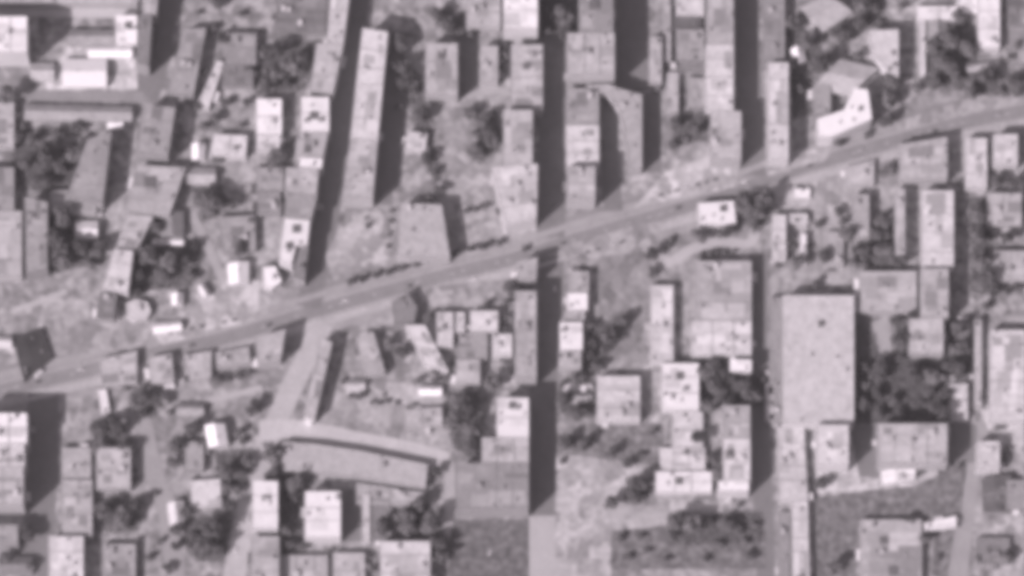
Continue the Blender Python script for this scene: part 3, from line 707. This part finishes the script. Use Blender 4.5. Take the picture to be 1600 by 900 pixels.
clump('tree in the big dark yard left of the shaded street', 'trees of the big dark yard', [(415, 78, 13), (432, 88, 15), (450, 92, 16), (470, 90, 14), (480, 100, 12), (420, 112, 15), (440, 118, 14), (460, 108, 12), (406, 130, 12), (425, 135, 11), (448, 132, 10), (492, 108, 8)])
clump('tree in the gap below the pale annex', 'trees below the pale annex', [(410, 248, 10), (425, 250, 10), (443, 244, 8), (450, 222, 8), (400, 325, 9), (430, 310, 8), (395, 345, 9)])
clump('tree in the line beside the longest shadow', 'trees beside the longest shadow', [(618, 60, 11), (628, 72, 12), (632, 95, 13), (640, 120, 11), (630, 130, 12), (648, 145, 10), (652, 165, 9), (646, 180, 10), (658, 192, 9), (664, 240, 9), (672, 250, 8), (680, 270, 9), (684, 290, 9), (690, 300, 6), (620, 110, 10), (624, 165, 9)])
clump('tree in the clump above the tall rectangular shadow', 'trees near the top edge', [(672, 22, 9), (690, 28, 12), (708, 32, 13), (718, 45, 10), (735, 55, 9), (700, 45, 9), (742, 12, 9)])
clump('tree in the irregular grove left of the middle street', 'irregular grove', [(738, 172, 11), (750, 180, 12), (762, 190, 11), (772, 180, 9), (775, 205, 12), (768, 222, 12), (755, 235, 11), (742, 245, 9), (728, 178, 8), (738, 225, 9), (745, 210, 9), (778, 225, 8), (760, 212, 10)])
clump('tree between pale roofs left of the tall white block', 'trees beside the narrow pale block', [(790, 70, 9), (792, 88, 9), (786, 105, 8)])
for i, x in enumerate((545, 565, 586, 606, 628, 650, 671, 692, 713, 736, 758, 780)):
    y = 441 - (x - 545) * .268
    tree(x, y, 8.5, ORD[i + 1] + ' young street tree from the left in the row north of the avenue', 'young street trees in a row north of the avenue')
clump('small tree in the yard above the street tree row', 'yard trees below the terrace', [(574, 352, 6), (572, 340, 4), (610, 345, 5), (608, 365, 5), (606, 385, 5), (612, 330, 5), (672, 312, 7), (676, 308, 6)])
clump('low tree in front of the bright corner block', 'trees near the pale corner block', [(728, 330, 7), (742, 326, 7), (756, 322, 8), (750, 385, 6), (765, 382, 6), (822, 388, 7)])
clump('tree in the mass right of the tall white block', 'dark mass at the top centre', [(860, 5, 16), (885, 10, 16), (870, 30, 16), (892, 35, 14), (855, 48, 10), (880, 52, 11), (845, 5, 10)])
clump('tree in the yard right of the hooked block', 'trees right of the hooked block', [(1062, 190, 10), (1080, 195, 12), (1098, 192, 11), (1090, 210, 10), (1072, 218, 9), (1052, 198, 8), (1045, 225, 8), (1058, 228, 7), (1090, 178, 8)])
clump('tree in the diagonal line beside the small bright house', 'diagonal dark trees', [(1232, 30, 11), (1240, 45, 12), (1252, 58, 12), (1264, 72, 11), (1270, 85, 10), (1278, 100, 10), (1288, 108, 9), (1284, 60, 8), (1228, 50, 8), (1245, 100, 9), (1240, 125, 10), (1252, 140, 10)])
clump('tree in the cluster above the rotated pale house', 'cluster above the rotated house', [(1308, 50, 10), (1312, 66, 10), (1318, 40, 8), (1342, 15, 13), (1355, 30, 12), (1350, 5, 12), (1368, 12, 11), (1375, 35, 8), (1340, 38, 9), (1345, 92, 9), (1335, 84, 6), (1408, 8, 8)])
clump('tree in the big grove left of the long white block', 'big upper right grove', [(1460, 80, 14), (1478, 70, 15), (1495, 55, 15), (1508, 70, 14), (1500, 40, 12), (1485, 95, 14), (1465, 105, 14), (1472, 128, 13), (1495, 120, 13), (1515, 85, 11), (1450, 70, 9), (1455, 128, 9), (1502, 20, 8)])
one('single round dark tree left of the big grove by the avenue', 1433, 140, 12)
one('broad dark tree added to deepen the shadow right of the white angled block', 1386, 158, 19)  # this tree and the next are added to darken the block's cast shadow
one('round dark tree added to deepen the same shadow just above the avenue', 1384, 188, 15)
clump('tree north of the avenue by the right edge', 'trees near the right edge', [(1530, 125, 14), (1545, 118, 12), (1520, 142, 12), (1510, 150, 9), (1580, 128, 12), (1595, 140, 12), (1565, 140, 8), (1590, 70, 10), (1580, 90, 9)])
clump('tree beside the brilliant white angled block by the avenue', 'trees beside the white angled block', [(1385, 130, 12), (1378, 122, 8), (1355, 210, 8), (1308, 225, 7), (1318, 222, 7), (1400, 128, 8)])
one('single round dark tree below the avenue near the wide pale block', 1386, 268, 15)
clump('tree of the group at the right shaded street mouth', 'round group at the right street', [(1165, 312, 14), (1182, 312, 15), (1198, 315, 13), (1172, 330, 14), (1190, 332, 14), (1180, 348, 12), (1164, 326, 9)])
# south
clump('tree in the wedge group below the avenue, left', 'wedge group at the left', [(212, 622, 10), (225, 630, 13), (240, 625, 10), (222, 645, 9), (198, 605, 8), (225, 605, 7), (250, 632, 7)])
clump('tree in the arch of trees above the pale house', 'arch of dark trees', [(145, 670, 11), (160, 662, 12), (175, 662, 11), (188, 675, 11), (195, 692, 11), (202, 702, 8), (150, 690, 10), (155, 700, 7), (210, 735, 7), (212, 750, 7)])
clump('tree in the round clump low at the left', 'round clump low at the left', [(168, 800, 15), (182, 812, 16), (196, 805, 13), (208, 785, 12), (172, 825, 12), (192, 828, 11), (158, 788, 10), (212, 800, 9), (215, 845, 7)])
clump('tree in the lower left corner', 'lower left corner trees', [(42, 828, 11), (38, 840, 9), (5, 870, 12), (44, 885, 10), (98, 828, 8), (14, 890, 7), (88, 898, 8)])
clump('tree in the small yards around the white striped house', 'trees around the striped house', [(265, 695, 10), (278, 700, 11), (270, 715, 9), (272, 730, 8), (298, 667, 13), (305, 675, 9), (266, 642, 8), (300, 640, 7), (360, 745, 11), (348, 738, 11), (352, 760, 11), (375, 740, 11), (385, 722, 10), (372, 765, 10), (395, 632, 11), (398, 645, 8), (342, 590, 8), (356, 594, 8), (372, 588, 8), (388, 582, 8), (332, 598, 6), (245, 770, 5), (290, 795, 9), (298, 805, 9), (228, 575, 6), (292, 590, 6), (378, 690, 8), (372, 675, 9)])
clump('tree in the bottom left grove beside the slanting street', 'big bottom left grove', [(345, 805, 13), (358, 800, 12), (328, 818, 15), (345, 828, 15), (312, 832, 14), (330, 845, 15), (310, 852, 13), (325, 865, 13), (342, 862, 11), (298, 845, 12), (300, 868, 10), (278, 830, 9), (270, 822, 8), (275, 855, 9), (262, 888, 9), (250, 845, 7), (232, 870, 8), (178, 880, 8), (192, 895, 8)])
clump('tree beside the short steep shadow below the avenue', 'trees by the steep shadow', [(602, 530, 8), (612, 540, 10), (625, 545, 9), (632, 555, 8), (575, 540, 6), (538, 595, 6)])
clump('tree in the yards right of the five-sided dark roof', 'trees right of the dark roof', [(670, 490, 8), (672, 500, 7), (660, 520, 7), (675, 530, 6), (716, 538, 7), (728, 575, 8), (700, 590, 8), (680, 595, 7), (655, 592, 8), (725, 590, 7), (770, 596, 11), (785, 600, 10), (758, 590, 7)])
clump('tree in the group south of the lone white avenue car', 'group at the avenue near the middle street', [(788, 455, 9), (800, 455, 10), (810, 455, 8), (790, 470, 8), (792, 495, 7), (790, 515, 7), (786, 528, 6), (756, 478, 6), (765, 475, 5)])
clump('tiny dark bush tree in the row across the pale yard', 'bush row in the pale yard', [(548, 618, 5), (558, 622, 6), (566, 620, 5), (582, 628, 5), (592, 630, 5), (606, 626, 5), (620, 630, 5), (600, 616, 4), (574, 612, 4)])
clump('tree in the upright grove left of the white hatched block', 'upright grove', [(705, 625, 14), (722, 622, 14), (738, 628, 12), (708, 648, 15), (728, 648, 14), (712, 672, 12), (730, 675, 13), (745, 668, 11), (725, 700, 13), (742, 695, 12), (758, 705, 11), (718, 735, 7), (752, 685, 9)])
clump('tree in the yard round the brilliant white rectangular block', 'trees round the white block', [(425, 700, 11), (418, 718, 10), (420, 738, 11), (435, 748, 12), (450, 752, 12), (470, 755, 11), (448, 775, 11), (445, 800, 12), (448, 828, 12), (455, 850, 10), (475, 855, 8), (440, 700, 6), (465, 775, 7), (515, 862, 7)])
clump('tree in the grove above the bright bottom edge block', 'bottom grove', [(625, 805, 12), (640, 800, 13), (655, 795, 12), (668, 810, 13), (648, 818, 13), (670, 825, 12), (635, 825, 10), (680, 838, 12), (690, 855, 12), (695, 870, 10), (685, 872, 10), (660, 780, 8), (590, 815, 8), (576, 870, 7), (580, 888, 8), (598, 812, 9), (605, 830, 8)])
clump('tree in the gap right of the slanting grey range', 'gap trees at the range', [(675, 735, 7), (685, 740, 7), (672, 755, 6)])
clump('tree in the yard east of the middle street row', 'trees east of the row', [(922, 510, 10), (940, 525, 12), (955, 530, 13), (965, 510, 11), (972, 498, 8), (945, 545, 10), (922, 555, 10), (925, 575, 9), (915, 590, 9), (940, 575, 8), (890, 590, 8), (878, 600, 8), (905, 595, 7), (925, 535, 9)])
clump('tree in the gardens left of the bright square block', 'garden trees', [(885, 615, 10), (880, 630, 9), (890, 645, 10), (905, 650, 10), (920, 645, 9), (925, 625, 8), (875, 690, 9), (890, 692, 10), (908, 690, 10), (920, 698, 8), (905, 635, 8), (918, 610, 7), (878, 720, 6)])
clump('tree of the wedge group above the bright long block', 'wedge group in the dark yard', [(1012, 390, 9), (1022, 400, 9), (1020, 420, 7), (1020, 432, 5), (1045, 385, 7), (1050, 372, 7)])
clump('tree on the island inside the bright curved path', 'island trees', [(1092, 365, 11), (1090, 375, 9), (1130, 366, 8), (1142, 364, 8), (1120, 362, 6), (1095, 400, 7), (1108, 396, 7), (1120, 392, 6), (1132, 394, 6), (1145, 392, 5)])
clump('tree in the round grove by the right shaded street', 'round grove near the right street', [(1102, 580, 14), (1118, 575, 13), (1130, 590, 14), (1108, 605, 15), (1128, 612, 14), (1145, 600, 12), (1115, 632, 13), (1150, 585, 9), (1160, 605, 12), (1175, 600, 12), (1165, 622, 11), (1180, 618, 11), (1190, 590, 8), (1098, 628, 8), (1140, 628, 10)])
clump('tree between the long white bar and the bright hatched block', 'trees by the white bar', [(1118, 720, 11), (1128, 735, 12), (1110, 705, 8), (1120, 750, 8), (1090, 680, 9), (1080, 678, 8), (1100, 690, 7)])
clump('tree on the grey lawn below the bright square block', 'lawn trees', [(948, 708, 8), (960, 712, 8), (975, 722, 7), (1000, 712, 8), (1025, 728, 9), (985, 725, 7), (1020, 675, 7)])
clump('tree in the two-lobed group on the pale yard', 'two-lobed group', [(990, 760, 12), (1002, 755, 10), (985, 775, 11), (1000, 775, 11), (950, 785, 9), (942, 788, 7), (960, 780, 7), (1012, 765, 7)])
clump('tree on the dark park lawn at the bottom', 'park lawn trees', [(1045, 818, 13), (1062, 815, 12), (1075, 815, 15), (1082, 830, 12), (1110, 820, 10), (1128, 818, 10), (1145, 820, 12), (1152, 830, 10), (970, 840, 9), (1000, 838, 8), (1010, 860, 7), (1125, 850, 8), (1170, 870, 9), (1100, 875, 8), (980, 870, 8), (1040, 875, 8), (1165, 845, 8), (1155, 790, 6), (1050, 835, 10), (1180, 820, 8)])
clump('tree in the tree-dotted yard right of the small courtyard', 'tree-dotted yard', [(1281, 350, 9), (1288, 398, 9), (1282, 404, 7), (1232, 402, 8), (1240, 412, 8), (1250, 410, 7), (1266, 385, 6), (1265, 400, 5), (1236, 370, 8), (1238, 385, 8)])
one('single slim dark tree above the largest pale roof', 1274, 444, 9)
clump('jagged dark tree above the seamed hall', 'jagged trees', [(1375, 335, 10), (1378, 350, 11), (1365, 358, 9), (1385, 365, 11), (1370, 375, 12), (1388, 385, 11), (1360, 390, 11), (1375, 400, 12), (1395, 405, 11), (1345, 400, 10), (1410, 412, 9), (1330, 375, 11), (1322, 362, 11), (1335, 390, 9), (1312, 330, 9), (1318, 345, 9), (1332, 412, 9), (1352, 415, 8)])
clump('tree between the bright long block and the right edge blocks', 'trees at the right edge below the avenue', [(1522, 320, 13), (1530, 340, 12), (1520, 360, 13), (1530, 380, 13), (1538, 400, 14), (1525, 415, 12), (1540, 425, 12), (1535, 450, 15), (1550, 455, 13), (1520, 445, 10), (1565, 375, 9), (1580, 372, 9), (1590, 450, 9), (1575, 456, 9), (1545, 372, 9), (1540, 480, 9), (1530, 500, 8), (1560, 280, 10), (1575, 285, 10), (1590, 280, 9), (1598, 290, 8), (1550, 292, 8)])
clump('tree in the big grove right of the largest roof', 'big grove right of the largest roof', [(1400, 500, 10), (1408, 520, 12), (1402, 540, 12), (1410, 560, 11), (1372, 572, 13), (1380, 590, 13), (1352, 575, 11), (1350, 600, 12), (1352, 630, 13), (1372, 615, 13), (1375, 645, 12), (1398, 625, 12), (1405, 650, 12), (1425, 580, 13), (1430, 600, 14), (1450, 585, 13), (1435, 630, 14), (1455, 610, 14), (1470, 590, 13), (1460, 640, 14), (1478, 620, 13), (1485, 570, 13), (1500, 580, 12), (1490, 540, 11), (1505, 550, 10), (1480, 645, 12), (1340, 650, 9), (1490, 515, 11), (1505, 510, 10), (1418, 492, 10), (1435, 490, 8)])
clump('tree beside the southern lawn at the lower right', 'trees of the southern lawn', [(1282, 745, 9), (1280, 760, 8), (1422, 812, 9), (1445, 835, 8), (1448, 848, 7), (1298, 882, 9), (1285, 880, 9), (1312, 890, 8), (1465, 870, 7), (1440, 735, 7), (1468, 735, 6), (1500, 728, 6)])
clump('tree in the lower right corner by the dark grey roof', 'lower right corner trees', [(1575, 870, 10), (1528, 872, 8), (1545, 860, 7), (1592, 790, 7), (1570, 715, 8), (1575, 700, 6)])

KEEP = 300 - TREE_N[0]
_r = sorted((p[2] for c in CLUMPS for p in c[2]), reverse=True); CUT = _r[min(KEEP, len(_r) - 1)]
SMALL = []
for lab, grp, done, pale in CLUMPS:
    big_ = [p for p in done if p[2] > CUT]; SMALL += [p for p in done if p[2] <= CUT]
    if big_: plant_clump(lab, grp, big_, pale)
# the smallest bushes, several hundred specks: one object
sb = MB(); rnd = random.Random(77)
for x, y, r in SMALL:
    rm = r * GSD; p = at(x, y, rm)
    for me in (TP[rnd.randrange(6)][1],):
        k = len(sb.v); an = rnd.uniform(0, 6.28); ca, sa = math.cos(an) * rm, math.sin(an) * rm
        sb.v += [(p.x + v.co.x * ca - v.co.y * sa, p.y + v.co.x * sa + v.co.y * ca, v.co.z * rm * .8) for v in me.vertices]
        sb.f += [tuple(k + i for i in pl.vertices) for pl in me.polygons]
o = sb.build('bushes', m_leaf); o['kind'] = 'stuff'
# thin air between the aircraft and the town
hz = MB(); hz.box(-3000, -3000, -1.0, 3000, 3000, 4100); hzo = hz.build('haze', None); hzo['kind'] = 'stuff'
hm = bpy.data.materials.new('haze_air'); hm.use_nodes = True; hn = hm.node_tree; hn.nodes.remove(hn.nodes['Principled BSDF'])
pv = hn.nodes.new('ShaderNodeVolumePrincipled'); pv.inputs['Color'].default_value = (.95, .95, .95, 1); pv.inputs['Density'].default_value = HAZE; pv.inputs['Anisotropy'].default_value = 0.0
hn.links.new(pv.outputs[0], hn.nodes['Material Output'].inputs['Volume']); hzo.data.materials.append(hm)

# ------------------------------------------------------------------ bushes nobody could count under the groves, one patch deepening a shadow
SCRUB_AND_SHADE = [[(1336, 505), (1358, 505), (1374, 570), (1338, 570)], [(1338, 560), (1400, 548), (1482, 562), (1482, 660), (1338, 660)], [(1475, 498), (1522, 498), (1518, 600), (1480, 562)],  # first patch is added to deepen the largest roof's cast shadow
 [(395, 72), (500, 66), (505, 110), (470, 140), (400, 150)], [(208, 390), (232, 370), (300, 378), (318, 400), (300, 448), (205, 458)],
 [(300, 295), (350, 290), (340, 340), (320, 345)], [(15, 222), (60, 228), (135, 240), (110, 290), (60, 302), (20, 270)],
 [(72, 325), (110, 325), (118, 380), (163, 380), (158, 412), (76, 428)], [(838, -10), (905, -10), (900, 48), (852, 58)],
 [(1450, 35), (1523, 30), (1523, 118), (1500, 142), (1452, 138)], [(1225, 25), (1245, 30), (1293, 100), (1275, 118), (1222, 50)],
 [(1236, 108), (1268, 110), (1268, 180), (1237, 182)], [(1330, -10), (1385, -10), (1375, 42), (1335, 45)],
 [(1152, 300), (1210, 300), (1204, 345), (1180, 366), (1160, 340)], [(692, 612), (748, 614), (745, 660), (762, 715), (706, 700)],
 [(1092, 562), (1150, 568), (1200, 600), (1195, 635), (1130, 635), (1098, 645)], [(412, 694), (438, 694), (442, 742), (485, 752), (472, 860), (440, 868), (436, 750)],
 [(620, 795), (668, 785), (705, 860), (680, 878), (660, 840), (622, 838)], [(295, 815), (368, 792), (350, 878), (312, 878), (285, 850)],
 [(152, 780), (220, 778), (214, 830), (162, 832)], [(1345, 372), (1396, 352), (1408, 418), (1332, 418)], [(1513, 310), (1545, 310), (1545, 458), (1516, 458)],
 [(920, 508), (958, 502), (978, 520), (945, 558), (920, 582)], [(872, 606), (928, 604), (925, 652), (872, 648)], [(872, 682), (925, 682), (922, 704), (872, 700)],
 [(1042, 802), (1188, 802), (1188, 850), (1046, 850)], [(978, 748), (1020, 752), (1010, 788), (976, 788)], [(727, 168), (778, 182), (778, 234), (745, 260), (738, 240), (752, 205)],
 [(636, 100), (658, 120), (688, 278), (676, 288), (642, 180)], [(1500, 108), (1600, 118), (1600, 152), (1522, 148)], [(672, 14), (738, 22), (733, 56), (682, 44)],
 [(142, 658), (188, 653), (210, 703), (192, 706), (168, 682), (147, 698)], [(203, 607), (248, 612), (242, 648), (225, 655)], [(333, 708), (392, 702), (388, 758), (347, 772)],
 [(1052, 182), (1106, 180), (1104, 222), (1048, 228)], [(1396, 494), (1420, 496), (1418, 556), (1400, 552)]]
for k, poly in enumerate(SCRUB_AND_SHADE):
    P = [at(*p) for p in poly]; rnd = random.Random(300 + k); b = MB()
    x0, x1 = min(p.x for p in P), max(p.x for p in P); y0, y1 = min(p.y for p in P), max(p.y for p in P)
    for _ in range(int((x1 - x0) * (y1 - y0) * 1.1)):
        q = Vector((rnd.uniform(x0, x1), rnd.uniform(y0, y1)))
        if not inside(P, q): continue
        q += Vector((rnd.gauss(0, .9), rnd.gauss(0, .9)))
        nrm = Vector((rnd.gauss(0, .45), rnd.gauss(0, .45), 1)).normalized(); t = nrm.orthogonal().normalized(); t.rotate(Matrix.Rotation(rnd.uniform(0, 6.28), 3, nrm)); u = nrm.cross(t)
        c = Vector((q.x, q.y, rnd.uniform(.5, 1.9))); s_ = rnd.uniform(.45, .85); i = len(b.v)
        for sx, sy in ((-1, -.6), (.9, -.9), (.8, .8), (-.7, 1)): b.v.append(tuple(c + t * sx * s_ + u * sy * s_))
        b.f.append((i, i + 1, i + 2, i + 3))
    o = b.build('undergrowth_and_shade', m_scrub_and_shade); o['kind'] = 'stuff'

# ------------------------------------------------------------------ vehicles
def paint(t): return mat('vehicle_paint', t, rough=0.35, var=0.05)
m_tyre = mat('tyre_rubber', 0.04)
def wheel_mesh(r=.34, w=.22):
    b = MB(); n = 14
    for y in (-w / 2, w / 2):
        for i in range(n): a = 2 * math.pi * i / n; b.v.append((r * math.cos(a), y, r * math.sin(a)))
    for i in range(n): j = (i + 1) % n; b.f.append((i, j, n + j, n + i))
    b.f.append(tuple(range(n))[::-1]); b.f.append(tuple(range(n, 2 * n)))
    me = bpy.data.meshes.new('wheel'); me.from_pydata(b.v, [], b.f); me.materials.append(m_tyre); return me
WHEEL = wheel_mesh()
def profile_body(name, prof, hw, m, parent):
    """side profile (x, z) lofted over the width with the upper edge drawn in"""
    b = MB(); n = len(prof); ws = (-hw, -hw * .9, hw * .9, hw)
    for k, y in enumerate(ws):
        for x, z in prof:
            f = .93 if k in (0, 3) else 1.0
            b.v.append((x * (.97 if k in (0, 3) else 1), y, .35 + (z - .35) * f))
    for k in range(3):
        for i in range(n): j = (i + 1) % n; b.f.append((k * n + i, k * n + j, (k + 1) * n + j, (k + 1) * n + i))
    b.f.append(tuple(range(n))[::-1]); b.f.append(tuple(3 * n + i for i in range(n)))
    return b.build(name, m, parent)
def car(px, py, ang, tone, label, group='cars on the avenue'):
    p = at(px, py); root = empty('car', (p.x, p.y, 0.06), label, 'car', group, rz=R(ang))
    profile_body('body', [(-2.2, .35), (2.2, .35), (2.25, .7), (1.1, .95), (-1.5, .98), (-2.25, .85)], .88, paint(tone), root)
    profile_body('cabin', [(-1.55, .96), (1.0, .94), (.45, 1.45), (-1.1, 1.45)], .74, m_glass, root)
    rb = MB(); rb.box(-1.05, -.62, 1.42, .4, .62, 1.5); rb.build('roof_panel', paint(tone), root)
    for sx in (-1.35, 1.4):
        for sy in (-.8, .8):
            o = bpy.data.objects.new('wheel', WHEEL); C.objects.link(o); o.parent = root; o.location = (sx, sy, .3)
    return root
def bus(px, py, ang, L, tone, label, name='bus'):
    p = at(px, py); root = empty(name, (p.x, p.y, 0.06), label, name, rz=R(ang)); h = L / 2
    profile_body('body', [(-h, .5), (h, .5), (h + .1, 1.6), (h - .1, 3.0), (-h, 3.0)], 1.45, paint(tone), root)
    rb = MB(); rb.box(-h * .9, -1.32, 1.75, h * .88, 1.32, 2.7)
    wb = MB()
    for s in (-1.455, 1.425): wb.box(-h * .9, s, 1.7, h * .9, s + .03, 2.5)
    wb.build('window_band', m_glass, root)
    vb = MB(); vb.box(-h * .5, -.5, 2.95, -h * .1, .5, 3.2); vb.build('roof_vent', paint(.5), root)
    for sx in (-h * .62, h * .65):
        for sy in (-1.25, 1.25):
            o = bpy.data.objects.new('wheel', WHEEL); C.objects.link(o); o.parent = root; o.location = (sx, sy, .45); o.scale = (1.45, 1.3, 1.45)


bus(434, 428, 70, 7, .8, 'small white van in the pale yard near the slanting street', name='van') if False else None
CARS = [(743, 437, 14, .85, 'white car alone on the avenue south of the row of young trees'),
 (540, 470, 18, .8, 'white car at the crossing of the avenue and the slanting street'),
 (1163, 285, 15, .85, 'white car where the right shaded street meets the avenue'),
 (690, 576, 80, .85, 'white car in the yard above the dark trees, middle left'),
 (368, 860, 85, .85, 'white car on the pale slanting street near the bottom'),
 (125, 577, 20, .8, 'white car on the avenue, leftmost but one'),
 (182, 556, 16, .75, 'pale car on the avenue above the lone white shed'),
 (182, 720, 85, .8, 'white car beside the pale house under the arch of trees'),
 (1125, 482, 5, .85, 'white service car near the wide mid grey roof'),
 (765, 864, 60, .7, 'pale car on the dark lawn at the bottom'),
 (867, 452, 90, .8, 'white car at the south corner of the middle shaded street'),
 (1092, 440, 20, .8, 'white car below the bright curved path'),
 (60, 597, 14, .1, 'dark car leftmost on the avenue'),
 (300, 540, 15, .12, 'dark car on the avenue north of the pale low block'),
 (420, 508, 17, .1, 'dark car on the avenue before the slanting street'),
 (640, 447, 15, .1, 'dark car on the avenue below the young tree row'),
 (880, 380, 17, .12, 'dark car on the avenue at the middle shaded street'),
 (985, 350, 17, .45, 'grey car on the avenue east of the middle street'),
 (1060, 325, 16, .1, 'dark car on the avenue west of the white hatched block'),
 (1265, 259, 17, .1, 'dark car on the avenue above the white shed right of the tree group'),
 (1345, 235, 16, .5, 'pale grey car on the avenue below the white angled block'),
 (1460, 205, 15, .1, 'dark car on the avenue near the upper right'),
 (1560, 181, 12, .5, 'grey car on the avenue nearest the right edge')]
for c in CARS: car(*c)
for k, x in enumerate((1032, 1046, 1058, 1074, 1090, 1104, 1118)):
    y = 344 - (x - 1000) * .283 - 30
    car(x, y, 16, (.1, .3, .12, .6, .1, .2, .1)[k], ORD[k + 1] + ' parked car from left, row by the right shaded street', 'cars parked north of the avenue near the right street')
for k, x in enumerate((268, 282, 300, 316, 350, 366)):
    car(x, 554 - (x - 233) * .2 - 27, 13, (.1, .5, .12, .1, .2, .1)[k], ORD[k + 1] + ' parked car from left, row along the left avenue', 'cars parked north of the avenue in the left third')
for k, x in enumerate((902, 918, 934, 958, 972)):
    car(x, 374 - (x - 900) * .3 + 26, 17, (.5, .1, .12, .6, .1)[k], ORD[k + 1] + ' parked car from left, row by the middle street', 'cars parked south of the avenue near the middle street')
